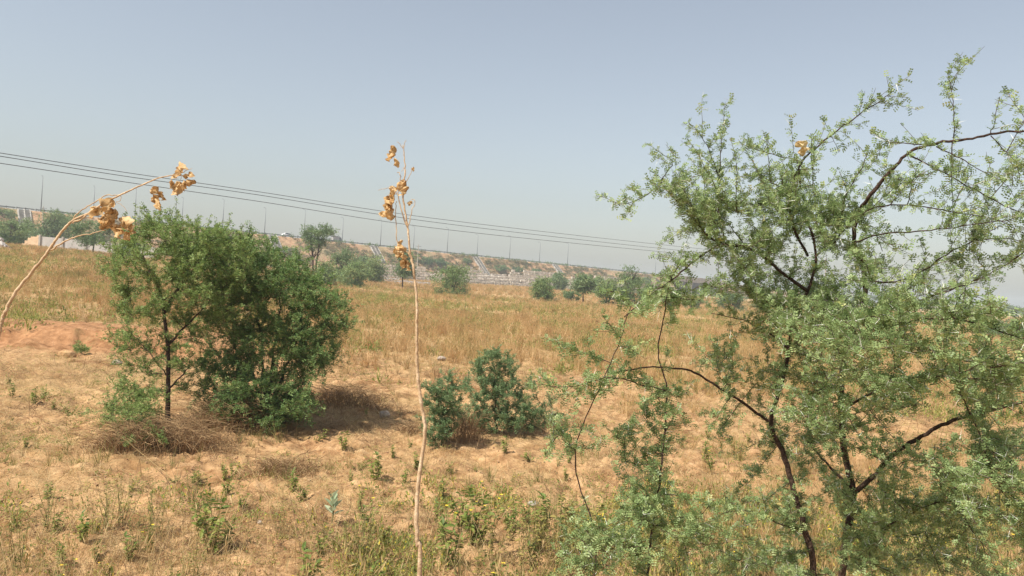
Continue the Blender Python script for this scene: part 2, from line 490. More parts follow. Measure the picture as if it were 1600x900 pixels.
# bridge over the underpass
br = thing('road_bridge', 'pale concrete road bridge over a dark underpass behind the thorn tree', 'bridge', emb_pt((BR0 + BR1) / 2, -15, 0))
def along(mb, t0, t1, n0, n1, z0, z1, ref=True):
    a0 = float(emb_top(t0)) if ref else 0; a1 = float(emb_top(t1)) if ref else 0
    return mb.hexa([emb_pt(t0, n0, a0 + z0), emb_pt(t1, n0, a1 + z0), emb_pt(t1, n1, a1 + z0), emb_pt(t0, n1, a0 + z0),
                    emb_pt(t0, n0, a0 + z1), emb_pt(t1, n0, a1 + z1), emb_pt(t1, n1, a1 + z1), emb_pt(t0, n1, a0 + z1)])
link('deck', along(MB(), BR0 - 2, BR1 + 2, .6, -30.5, -1.7, -.02).mesh('deck'), MAT['concrete'], br)
for n0 in (.9, -30.5):
    link('parapet', along(MB(), BR0 - 6, BR1 + 6, n0, n0 - .3, -.6, 1.0).mesh('parapet'), MAT['concrete'], br)
for t in (BR0, BR1):
    link('abutment', along(MB(), t - 1.4, t + 1.4, .3, -30, -10, -1.72).mesh('abutment'), MAT['concrete'], br)
link('pier', along(MB(), (BR0 + BR1) / 2 - .6, (BR0 + BR1) / 2 + .6, -1, -29, -10, -1.72).mesh('pier'), MAT['concrete'], br)

# guard rail along the near edge
gr = thing('guard_rail', 'dark roadside guard rail along the top of the embankment', 'guard rail', emb_pt(60, .0, float(emb_top(60))))
mb = MB(); mp = MB()
t = -150.0
while t < BR0 - 8:
    along(mb, t, t + 4.3, -.55, -.62, .30, .58)
    for q in (.1, 2.1):
        along(mp, t + q, t + q + .16, -.64, -.8, -.1, .74)
    t += 4.5
link('rail', mb.mesh('rail'), MAT['rail'], gr, kind='stuff')
link('post', mp.mesh('post'), MAT['rail'], gr, kind='stuff')

# lamps
def t_of_px(x, n=0.0):
    d = Fw + (x - 800) / F_PX * Rt
    dx, dy = d[0], d[1]
    o = E0 + EN * n
    # o + EU t = s (dx, dy)
    A = np.array([[EU[0], -dx], [EU[1], -dy]]); s = np.linalg.solve(A, -o)
    return float(s[0])
def make_lamp():
    r = thing('street_lamp', 'x', 'street lamp', (0, 0, 0), 0, 'street lamps along the embankment road')
    link('pole', MB().tube([(0, 0, -.3), (0, 0, 4), (0, 0, 9.6)], [.13, .11, .07], 8).mesh('pole', True), MAT['steel'], r)
    link('arm', MB().tube([(0, 0, 9.5), (.3, 0, 9.95), (1.5, 0, 10.15)], [.07, .06, .05], 6).mesh('arm', True), MAT['steel'], r)
    link('lamp_head', MB().hexa([(1.3, -.14, 10.08), (2.1, -.1, 10.16), (2.1, .1, 10.16), (1.3, .14, 10.08), (1.3, -.1, 10.24), (2.1, -.06, 10.24), (2.1, .06, 10.24), (1.3, .1, 10.24)]).mesh('lamp_head'), MAT['steel'], r)
    return r
LX = [57, 139, 204, 278, 342, 408, 470, 530, 590, 642, 695, 742, 793, 840, 884, 1022, 1034, 1120, 1190]
ang = math.atan2(EN[1], EN[0])
proto = None
nxt = ['above the broken cream wall', 'just right of the bent dry stalk', 'behind the cluster of curled dry leaves', 'above the tall green bush',
       'above the dense part of the green bushes', 'beside the first concrete chute', 'left of the flat topped thorn tree', 'beside the small pale truck', 'above the second concrete chute',
       'right behind the straight dry stalk', 'above the dark bushes right of the stalk', 'at the head of the third concrete chute', 'past the third concrete chute', 'between the third and fourth chute', 'past the fourth chute',
       'at the near end of the bridge', 'on the bridge', 'behind the left twigs of the thorn tree', 'behind the crown of the thorn tree']
for i, x in enumerate(LX):
    nrow = -1.1 if i % 2 == 0 else -14.5
    t = t_of_px(x, nrow); loc = emb_pt(t, nrow, float(emb_top(t)))
    rz = ang + math.pi if i % 2 == 0 else ang + math.pi
    if proto is None: proto = make_lamp(); proto.location = loc; proto.rotation_euler = (0, 0, rz); o = proto
    else: o = dup(proto, loc, rz)
    o['label'] = 'slender grey street lamp on the embankment ' + nxt[i]

# concrete drainage chutes
CH = [(30, 14, 'leftmost of the concrete drainage chutes on the embankment, at the left edge'), (420, 7, 'concrete drainage chute below the white car'),
      (578, 7.5, 'concrete drainage chute between the small truck and the straight dry stalk'), (738, 15, 'concrete drainage chute reaching the stone wall right of the straight stalk'), (863, 5, 'short concrete drainage chute behind a round bush right of the long wall')]
for x, ln, lab in CH:
    t = t_of_px(x, 0)
    r = thing('drainage_chute', lab, 'drainage chute', emb_pt(t, 0, float(emb_top(t))), 0, 'concrete chutes down the embankment')
    def sl(mb, ta, tb, n0, n1, h0, h1):
        zt = float(emb_top(t))
        zz = lambda tt, n: float(surf(*emb_pt(tt, n)[:2]))
        za = lambda n: zt - SLOPE * n
        return mb.hexa([emb_pt(ta, n0, za(n0) + h0), emb_pt(tb, n0, za(n0) + h0), emb_pt(tb, n1, za(n1) + h0), emb_pt(ta, n1, za(n1) + h0),
                        emb_pt(ta, n0, za(n0) + h1), emb_pt(tb, n0, za(n0) + h1), emb_pt(tb, n1, za(n1) + h1), emb_pt(ta, n1, za(n1) + h1)])
    for s in (-1.4, 0, 1.4):
        link('side_wall', sl(MB(), t + s - .16, t + s + .16, .3, ln, -.6, .55).mesh('side_wall'), MAT['concrete'], r)
    mb = MB(); n = .3
    while n < ln - .7:
        zt = float(emb_top(t)) - SLOPE * n
        for a, b in ((-1.18, -.22), (.22, 1.18)):
            mb.hexa([emb_pt(t + a, n, zt - 1.2), emb_pt(t + b, n, zt - 1.2), emb_pt(t + b, n + .8, zt - 1.2), emb_pt(t + a, n + .8, zt - 1.2),
                     emb_pt(t + a, n, zt + .25), emb_pt(t + b, n, zt + .25), emb_pt(t + b, n + .8, zt + .25), emb_pt(t + a, n + .8, zt + .25)])
        n += .81
    link('step', mb.mesh('step'), MAT['concrete'], r, kind='stuff')

# stone retaining walls at the foot of the embankment
def stone_wall(name, label, a, b, h, seed, slope=.35, mat='stone', cs=.55):
    """a rubble wall between ground points a and b, every stone its own block"""
    rg = random.Random(seed)
    a = Vector(a); b = Vector(b); L = (b - a).xy.length; u = (b - a).normalized(); u.z = 0; u.normalize()
    nrm = Vector((u.y, -u.x, 0))
    if nrm.y > 0: nrm = -nrm
    r = thing(name, label, 'stone wall', tuple((a + b) / 2))
    ms = MB(); rows = int(h / cs)
    for k in range(rows):
        s = -rg.random() * .5
        while s < L:
            w = rg.uniform(.5, 1.3) * cs * 1.6; f = max(0, min(1, s / L)); base = a.lerp(b, f)
            zg = float(terrain(base.x, base.y)) - .3
            top_cut = h * (.78 + .25 * math.sin(s * .21 + seed) + .12 * math.sin(s * 1.1) + rg.uniform(-.08, .08))
            if k * cs < top_cut:
                c = Vector((base.x, base.y, 0)) + u * (w / 2) - nrm * (k * cs * slope) + nrm * rg.uniform(-.2, .2)
                c.z = zg + (k + .5) * cs
                R = Matrix.Rotation(math.atan2(u.y, u.x) + rg.uniform(-.08, .08), 3, 'Z') @ Matrix.Rotation(rg.uniform(-.12, .12), 3, 'Y')
                ms.box(c, (w * rg.uniform(.72, .94), .7, cs * rg.uniform(.7, .95)), R)
            s += w
    link('stone', ms.mesh('stone'), MAT[mat], r, kind='stuff')
    core = MB()
    n = 14
    for i in range(n):
        p = a.lerp(b, i / n); q = a.lerp(b, (i + 1) / n)
        zp = float(terrain(p.x, p.y)) - .8; zq = float(terrain(q.x, q.y)) - .8
        pts = []
        for (pt, zz) in ((p, zp), (q, zq)):
            pts.append((pt, zz))
        def P(pt, off, z): v = pt - nrm * off; return (v.x, v.y, z)
        top = slope * h
        core.hexa([P(p, .22, zp), P(q, .22, zq), P(q, 3, zq), P(p, 3, zp), P(p, .22 + top, zp + h * .6), P(q, .22 + top, zq + h * .6), P(q, 3 + top, zq + h * .6), P(p, 3 + top, zp + h * .6)])
    link('rubble_core', core.mesh('rubble_core'), MAT[mat], r)
def foot(x, y, D):
    p = pix(x, y, D); return Vector((p[0], p[1], float(terrain(p[0], p[1]))))
stone_wall('retaining_wall', 'pale rubble retaining wall left of the big round bush behind the straight stalk', foot(588, 430, 225), foot(690, 438, 232), 5.2, 1, .3, 'stone', .75)
stone_wall('retaining_wall', 'longest pale stone retaining wall, between the two round bushes right of the stalk', foot(725, 445, 232), foot(1010, 462, 268), 6.2, 2, .9, 'stone', .8)
stone_wall('retaining_wall', 'low tumbled line of white stones in front of the rubble wall', foot(600, 438, 165), foot(672, 442, 168), 1.5, 3, .2, 'stone2', .5)

# left boundary wall
wl = thing('boundary_wall', 'broken cream and grey panel boundary wall behind the bent dry stalk', 'wall', foot(60, 384, 125))
def wall_pt(x): return foot(x, 384, 125)
xs = [62, 98, 134, 170, 206, 242]
for i in range(len(xs) - 1):
    a, b = wall_pt(xs[i]), wall_pt(xs[i + 1])
    z0 = min(a.z, b.z) - .4
    mb = MB()
    th = Vector((0, .1, 0))
    mb.hexa([(a.x, a.y, z0), (b.x, b.y, z0), (b.x, b.y + .12, z0), (a.x, a.y + .12, z0), (a.x, a.y, a.z + 2.0), (b.x, b.y, b.z + 2.0), (b.x, b.y + .12, b.z + 2.0), (a.x, a.y + .12, a.z + 2.0)])
    link('wall_panel', mb.mesh('wall_panel'), MAT['greywall'], wl)
    link('post', MB().box((a.x, a.y - .05, a.z + .8), (.28, .3, 2.9)).mesh('post'), MAT['concrete'], wl)
mb = MB(); rg = random.Random(5)
for k in range(9):
    for j in range(6):
        x = 62 - (j + .5) * 4.6
        if k * .24 > 2.15 - .10 * j * j * .6 - rg.random() * .25: continue
        a = wall_pt(x)
        mb.box((a.x, a.y, a.z + k * .25), (.49, .25, .24), Matrix.Rotation(rg.uniform(-.04, .04), 3, 'Z'))
link('cream_section', mb.mesh('cream_section'), MAT['cream'], wl)
# rubble heap at left edge
def rock_mesh(seed, sx, sy, sz, sub=2):
    import bmesh
    bm = bmesh.new(); bmesh.ops.create_icosphere(bm, subdivisions=sub, radius=.5)
    rg = random.Random(seed); off = [rg.uniform(0, 50) for _ in range(3)]
    for v in bm.verts:
        p = v.co
        n = float(fbm(np.array(p.x * 2.3 + off[0]), np.array(p.y * 2.3 + p.z * 1.7 + off[1]), seed, 3))
        q = p * (0.72 + .6 * n)
        q.z = max(q.z, -.28)
        v.co = Vector((q.x * sx, q.y * sy, q.z * sz))
    me = bpy.data.meshes.new('stone'); bm.to_mesh(me); bm.free(); return me
hp = thing('rubble_heap', 'heap of pale broken stones at the left edge of the field', 'rubble', foot(4, 388, 95))
rocks = [rock_mesh(70 + i, 1, .9, .8, 1) for i in range(4)]
for me in rocks: me.materials.append(MAT['stone2'])
for i in range(34):
    x = rg.uniform(-12, 15); a = foot(x, 388, 95 + rg.uniform(-1.2, 1.2))
    h = rg.random() * max(.1, 1.5 - abs(x + 2) * .09)
    o = link('stone', rocks[i % 4], None, hp)
    o.matrix_parent_inverse = Matrix.Identity(4)
    o.location = (a.x - hp.location.x, a.y - hp.location.y, a.z + h - hp.location.z)
    s = rg.uniform(.4, .95); o.scale = (s, s, s * .8); o.rotation_euler = (rg.random() * 3, rg.random(), rg.random() * 6)

# ------------------------------------------------------------------ vehicles
def car():
    t = t_of_px(445, -4.0); z = float(emb_top(t)) + .04
    r = thing('car', 'white hatchback car driving on the embankment road', 'car', emb_pt(t, -4, z), math.atan2(EU[1], EU[0]))
    prof = [(-2.15, .35), (2.1, .35), (2.15, .62), (2.0, .84), (1.15, .96), (.45, 1.40), (-.95, 1.46), (-1.75, 1.10), (-2.12, 1.02), (-2.2, .6)]
    mb = MB(); n = len(prof)
    for sx in (-1, 1):
        for (x, zz) in prof: mb.v.append((x, sx * (.86 if zz < 1.05 else .68), zz))
    for i in range(n): j = (i + 1) % n; mb.f.append((i, j, n + j, n + i))
    mb.f.append(tuple(range(n))[::-1]); mb.f.append(tuple(range(n, 2 * n)))
    link('body', mb.mesh('body'), MAT['paint'], r, world=False)
    for sx in (-1, 1):
        w = MB(); 
        pts = [(1.0, sx * .865, 1.0), (.42, sx * .73, 1.33), (-.92, sx * .73, 1.37), (-1.6, sx * .865, 1.06)]
        w.v = pts + [(p[0], p[1] + sx * .02, p[2]) for p in pts]
        w.f = [(0, 1, 2, 3), (4, 7, 6, 5), (0, 4, 5, 1), (1, 5, 6, 2), (2, 6, 7, 3), (3, 7, 4, 0)]
        link('side_window', w.mesh('side_window'), MAT['glass'], r, world=False)
    for (x, y) in ((1.35, .8), (-1.35, .8), (1.35, -.8), (-1.35, -.8)):
        wh = MB().tube([(x, y - .1, .33), (x, y + .1, .33)], [.33, .33], 14)
        o = link('wheel', wh.mesh('wheel'), MAT['rubber'], r, world=False)
        link('rim', MB().tube([(x, y - .12, .33), (x, y + .12, .33)], [.19, .19], 10).mesh('rim'), MAT['steel'], o, world=False)
car()
def truck():
    t = t_of_px(521, -4.0); z = float(emb_top(t)) + .04
    r = thing('truck', 'small pale box truck on the embankment road right of the thorn tree', 'truck', emb_pt(t, -4, z), math.atan2(EU[1], EU[0]))
    link('cargo_box', MB().box((-.5, 0, 1.35), (2.4, 1.6, 1.4)).mesh('cargo_box'), MAT['greywall'], r, world=False)
    link('canopy', MB().box((-.5, 0, 2.12), (2.9, 1.75, .12)).mesh('canopy'), MAT['rail'], r, world=False)
    link('cab', MB().hexa([(.72, -.75, .5), (1.9, -.75, .5), (1.9, .75, .5), (.72, .75, .5), (.72, -.65, 1.9), (1.45, -.65, 1.9), (1.45, .65, 1.9), (.72, .65, 1.9)]).mesh('cab'), MAT['steel'], r, world=False)
    link('chassis', MB().box((0, 0, .55), (3.6, 1.2, .2)).mesh('chassis'), MAT['rubber'], r, world=False)
    for (x, y) in ((1.3, .7), (-1.1, .7), (1.3, -.7), (-1.1, -.7)):
        link('wheel', MB().tube([(x, y - .1, .34), (x, y + .1, .34)], [.34, .34], 12).mesh('wheel'), MAT['rubber'], r, world=False)
truck()

# ------------------------------------------------------------------ overhead wires, poles
def wire(pts, lab):
    """pts = (px x, px y, depth); cable with a real sag"""
    P = [Vector(pix(*p)) for p in pts]
    # smooth interpolation
    out = cr(P, 14)
    me = MB().tube(out, [.024] * len(out), 4).mesh('power_cable')
    o = link('power_cable', me, MAT['wire']); tag(o, lab, 'cable', 'overhead power cables crossing the sky')

def cr(P, n):
    P = [Vector(p) for p in P]
    Q = [P[0] * 2 - P[1]] + P + [P[-1] * 2 - P[-2]]; out = []
    for i in range(1, len(Q) - 2):
        for k in range(n):
            t = k / n; a, b, c, d = Q[i - 1], Q[i], Q[i + 1], Q[i + 2]
            out.append(.5 * ((2 * b) + (c - a) * t + (2 * a - 5 * b + 4 * c - d) * t * t + (3 * b - a - 3 * c + d) * t ** 3))
    out.append(P[-1]); return out
wire([(-160, 214, 48), (0, 239, 52), (200, 270, 60), (400, 299, 69), (700, 344, 88), (1050, 384, 120), (1290, 408, 160)], 'uppermost of the three dark power cables across the sky')
wire([(-160, 219, 48), (0, 244, 52), (200, 276, 60), (400, 304, 69), (700, 350, 88), (1050, 390, 120), (1290, 413, 160)], 'middle of the three dark power cables, close under the uppermost')
wire([(-160, 232, 48), (0, 255, 52), (200, 285, 60), (400, 314, 69), (700, 359, 88), (1050, 395, 120), (1290, 417, 160)], 'lowest of the three dark power cables across the sky')
ep = thing('power_pole', 'power pole carrying the three cables, hidden behind the thorn tree', 'power pole', foot(1290, 480, 160))
pt = pix(1290, 406, 160)
link('pole', MB().tube([(ep.location.x, ep.location.y, ep.location.z - .5), (pt[0], pt[1], pt[2] + .3)], [.2, .13], 8).mesh('pole'), MAT['concrete'], ep)
link('cross_arm', MB().box((pt[0], pt[1], pt[2] - .2), (1.8, .12, .14)).mesh('cross_arm'), MAT['steel'], ep)
for x, y0, y1, D, lab in ((654, 412, 382, 215, 'thin white concrete pole in front of the embankment right of the straight dry stalk'), (68, 356, 322, 180, 'thin pale pole with a cross arm above the cream wall')):
    a = pix(x, y1, D); g = surf(a[0], a[1])
    r = thing('utility_pole', lab, 'pole', (a[0], a[1], float(g)))
    link('pole', MB().tube([(a[0], a[1], float(g) - .4), (a[0], a[1], a[2])], [.14, .09], 6).mesh('pole'), MAT['concrete'], r)
    link('cross_arm', MB().box((a[0], a[1], a[2] - .5), (1.6, .1, .12)).mesh('cross_arm'), MAT['steel'], r)

# ------------------------------------------------------------------ leaf templates
def tmpl(quads):
    V = []; Q = []
    for q in quads:
        n = len(V); V += q; Q.append((n, n + 1, n + 2, n + 3))
    return (np.array(V, float), np.array(Q, int))

def pinnate(pairs, ang, pl, pw, fold, seed, tip=True, droop=.15):
    rg = random.Random(seed); qs = []
    for i in range(pairs):
        y = .22 + .66 * i / max(1, pairs - 1)
        l = pl * (1 - .35 * abs(i / max(1, pairs - 1) - .35)) * rg.uniform(.85, 1.1)
        for s in (-1, 1):
            a = ang + rg.uniform(-.12, .12)
            d = Vector((s * math.sin(a) * math.cos(fold), math.cos(a), math.sin(a) * math.sin(fold))); d.normalize()
            p0 = Vector((0, y, -droop * y * y)); w = Vector((-s * d.y, abs(d.x), 0)); w.normalize(); w *= pw * rg.uniform(.85, 1.15)
            a0 = p0; a1 = p0 + d * l * .45 + w * .5; a2 = p0 + d * l; a3 = p0 + d * l * .55 - w * .5
            qs.append([tuple(a0), tuple(a1), tuple(a2), tuple(a3)])
    if tip:
        qs.append([(0, .85, -droop), (.5 * pw, 1.0, -droop), (0, 1.0 + pl * .6, -droop * 1.3), (-.5 * pw, 1.0, -droop)])
    return tmpl(qs)
T_ACA = [pinnate(3, 1.1, .44, .25, .3, s, tip=False) for s in range(4)]
T_MID = [pinnate(2, 1.0, .62, .34, .35, s + 9, tip=False) for s in range(4)]
def ovate(l=1.0, w=.45, fold=.25, curl=.2, seg=2):
    """folded simple leaf from 4 quads"""
    ys = [0, .35, .72, 1.0]; ws = [.04, w / 2, w * .36, .01]; qs = []
    for i in range(3):
        for s in (-1, 1):
            z = lambda y, x: x * fold - curl * y * y
            q = [(0, ys[i], z(ys[i], 0)), (s * ws[i], ys[i], z(ys[i], ws[i])), (s * ws[i + 1], ys[i + 1], z(ys[i + 1], ws[i + 1])), (0, ys[i + 1], z(ys[i + 1], 0))]
            qs.append(q)
    return tmpl(qs)
T_OV = [ovate(1, .42, .3, .25), ovate(1, .36, .1, .45), ovate(1, .5, .4, .1)]
T_CL = []           # loose clump of leaf faces for far crowns
for s in range(5):
    rg = random.Random(s); q = []
    for _ in range(5):
        c = Vector([rg.gauss(0, .5) for _ in range(3)]); a = Vector([rg.gauss(0, 1) for _ in range(3)]).normalized() * .42; b = a.orthogonal().normalized() * .3
        q.append([tuple(c - a), tuple(c - b), tuple(c + a), tuple(c + b)])
    T_CL.append(tmpl(q))

# ------------------------------------------------------------------ tree grower
class Tree:
    def __init__(s, seed):
        s.rg = random.Random(seed); s.rng = np.random.default_rng(seed)
        s.limbs = []      # (pts, radii, level)
        s.sk = []; s.skr = []
    def limb(s, pts, r0, r1, lvl=0, smooth=5, wob=.0022):
        P = cr(pts, smooth) if smooth else [Vector(p) for p in pts]
        n = len(P)
        P = [p + Vector((s.rg.gauss(0, wob), s.rg.gauss(0, wob), s.rg.gauss(0, wob))) * (0 if i == 0 else 1) for i, p in enumerate(P)]
        R = [r0 + (r1 - r0) * (i / (n - 1)) ** .8 for i in range(n)]
        s.limbs.append((P, R, lvl))
        for p, r in zip(P, R): s.sk.append(tuple(p)); s.skr.append(r)
        return P
    def reach(s, targets, rmax=.012, k=.010, up=.12, bend=.12, step=.07, tip=.0016, pen=.9):
        sk = list(s.sk); skr = list(s.skr)
        T = [np.array(t) for t in targets]
        A = np.array(sk)
        T.sort(key=lambda t: np.min(np.linalg.norm(A - t, axis=1)))
        for t in T:
            A = np.array(s.sk); d = np.linalg.norm(A - t, axis=1)
            cost = d + pen * np.maximum(0, A[:, 2] - t[2])
            i = int(np.argmin(cost)); q = Vector(s.sk[i]); L = max((Vector(t) - q).length, .02)
            m = q.lerp(Vector(t), .5) + Vector((0, 0, up * L)) + Vector([s.rg.gauss(0, bend * L) for _ in range(3)])
            n = max(3, int(L / step)); P = []
            for j in range(n + 1):
                f = j / n; P.append(q * (1 - f) ** 2 + m * 2 * f * (1 - f) + Vector(t) * f * f)
            r0 = min(s.skr[i] * .8, rmax, tip * 1.5 + k * L)
            s.limb(P, r0, tip, 1, 0, wob=.004 * step / .07)
    def twigs(s, spacing, lmin, lmax, levels=(1,), sub=.5, node=.02, tipr=.0012, upb=.25, skip=.12, keep=None, tang=.6):
        """returns leaf nodes: position, direction"""
        rg = s.rg; NP, ND = [], []
        tw = []
        def run(P, lvl):
            L = sum((P[i + 1] - P[i]).length for i in range(len(P) - 1)); acc = skip * L; dist = 0
            for i in range(len(P) - 1):
                a, b = P[i], P[i + 1]; sl = (b - a).length
                if sl < 1e-6: continue
                tg = (b - a) / sl
                while acc < dist + sl:
                    p = a.lerp(b, (acc - dist) / sl)
                    acc += spacing * rg.uniform(.5, 1.5) * (1 if lvl == 0 else 1.3)
                    if keep and not keep(p): continue
                    r = Vector([rg.gauss(0, 1) for _ in range(3)]); r -= tg * r.dot(tg)
                    if r.length < .01: continue
                    r.normalize()
                    d = (tg * rg.uniform(.5, 1.5) * tang + r * .9 + Vector((0, 0, upb))).normalized()
                    l = rg.uniform(lmin, lmax) * (.55 if lvl else 1)
                    n = 4; Q = [p]; c = d.copy()
                    for k in range(n):
                        c = (c + Vector([rg.gauss(0, .14) for _ in range(3)]) * (.6 if tang > .8 else 1)).normalized(); Q.append(Q[-1] + c * (l / n))
                    tw.append((Q, [tipr * 1.6 - tipr * .8 * k / n for k in range(n + 1)]))
                    if lvl == 0 and rg.random() < sub: run(Q, 1)
                dist += sl
        for P, R, lv in s.limbs:
            if lv in levels: run(P, 0)
        s.tw = tw
        for Q, _ in tw + [(P, None) for P, R, lv in s.limbs if lv in levels and R[0] < .02]:
            for i in range(len(Q) - 1):
                a, b = Q[i], Q[i + 1]; sl = (b - a).length; k = max(1, int(sl / node + rg.random()))
                tg = (b - a).normalized()
                for _ in range(k):
                    p = a.lerp(b, rg.random())
                    if keep and not keep(p): continue
                    r = Vector([rg.gauss(0, 1) for _ in range(3)]); r -= tg * r.dot(tg)
                    if r.length < .01: continue
                    r.normalize(); NP.append(tuple(p)); ND.append(tuple((r + tg * .45 + Vector((0, 0, .25))).normalized()))
        return np.array(NP), np.array(ND)
    def wood(s, root, mat, mat2, names=('trunk', 'branch'), k0=8, rough=.25):
        big = 0
        for P, R, lv in s.limbs:
            if lv == 0:
                nm = names[0] if big == 0 else names[1]; big += 1
                link(nm, MB().tube(P, R, k0, wob=rough).mesh(nm, True), mat, root)
        mb = MB(); mt = MB()
        for P, R, lv in s.limbs:
            if lv == 1: mb.tube(P, R, 5, cap=False)
        for P, R in getattr(s, 'tw', []): mt.tube(P, R, 3, cap=False)
        if mb.v: link('branchlet', mb.mesh('branchlet', True), mat, root, kind='stuff')
        if mt.v: link('twig', mt.mesh('twig'), mat2, root, kind='stuff')

def leaves_on(tree, NP, ND, tm, smin, smax, per, name, mat, root, mb=0.0, varf=None):
    rng = tree.rng
    P = np.repeat(NP, per, axis=0); D = np.repeat(ND, per, axis=0)
    D = norm(D + rng.normal(size=D.shape) * .45)
    up = np.tile(np.array([[0, 0, 1.0]]), (len(D), 1)) + rng.normal(size=D.shape) * .45
    R = frames(D, rng, up); S = rng.uniform(smin, smax, len(P))
    base = rng.random(len(NP)); var = np.clip(np.repeat(base, per) * .5 + rng.random(len(P)) * .5, 0, 1)
    if varf is not None: var = np.clip(var + varf(P), 0, 1)
    me = batch(name, tm, P, R, S, rng, var)
    return link(name, me, mat, root, kind='stuff')

# ------------------------------------------------------------------ the big thorn tree in front
def L3(pts): return [tuple(pix(*p)) for p in pts]
def ellipse_targets(rg, specs):
    out = []
    for cx, cy, rx, ry, d0, d1, n in specs:
        for _ in range(n):
            a = rg.random() * 2 * math.pi; r = math.sqrt(rg.random())
            out.append(tuple(pix(cx + rx * r * math.cos(a), cy + ry * r * math.sin(a), rg.uniform(d0, d1))))
    return out

def ground_below(x, y, D):
    p = pix(x, y, D); return (p[0], p[1], float(terrain(p[0], p[1])) - .05)

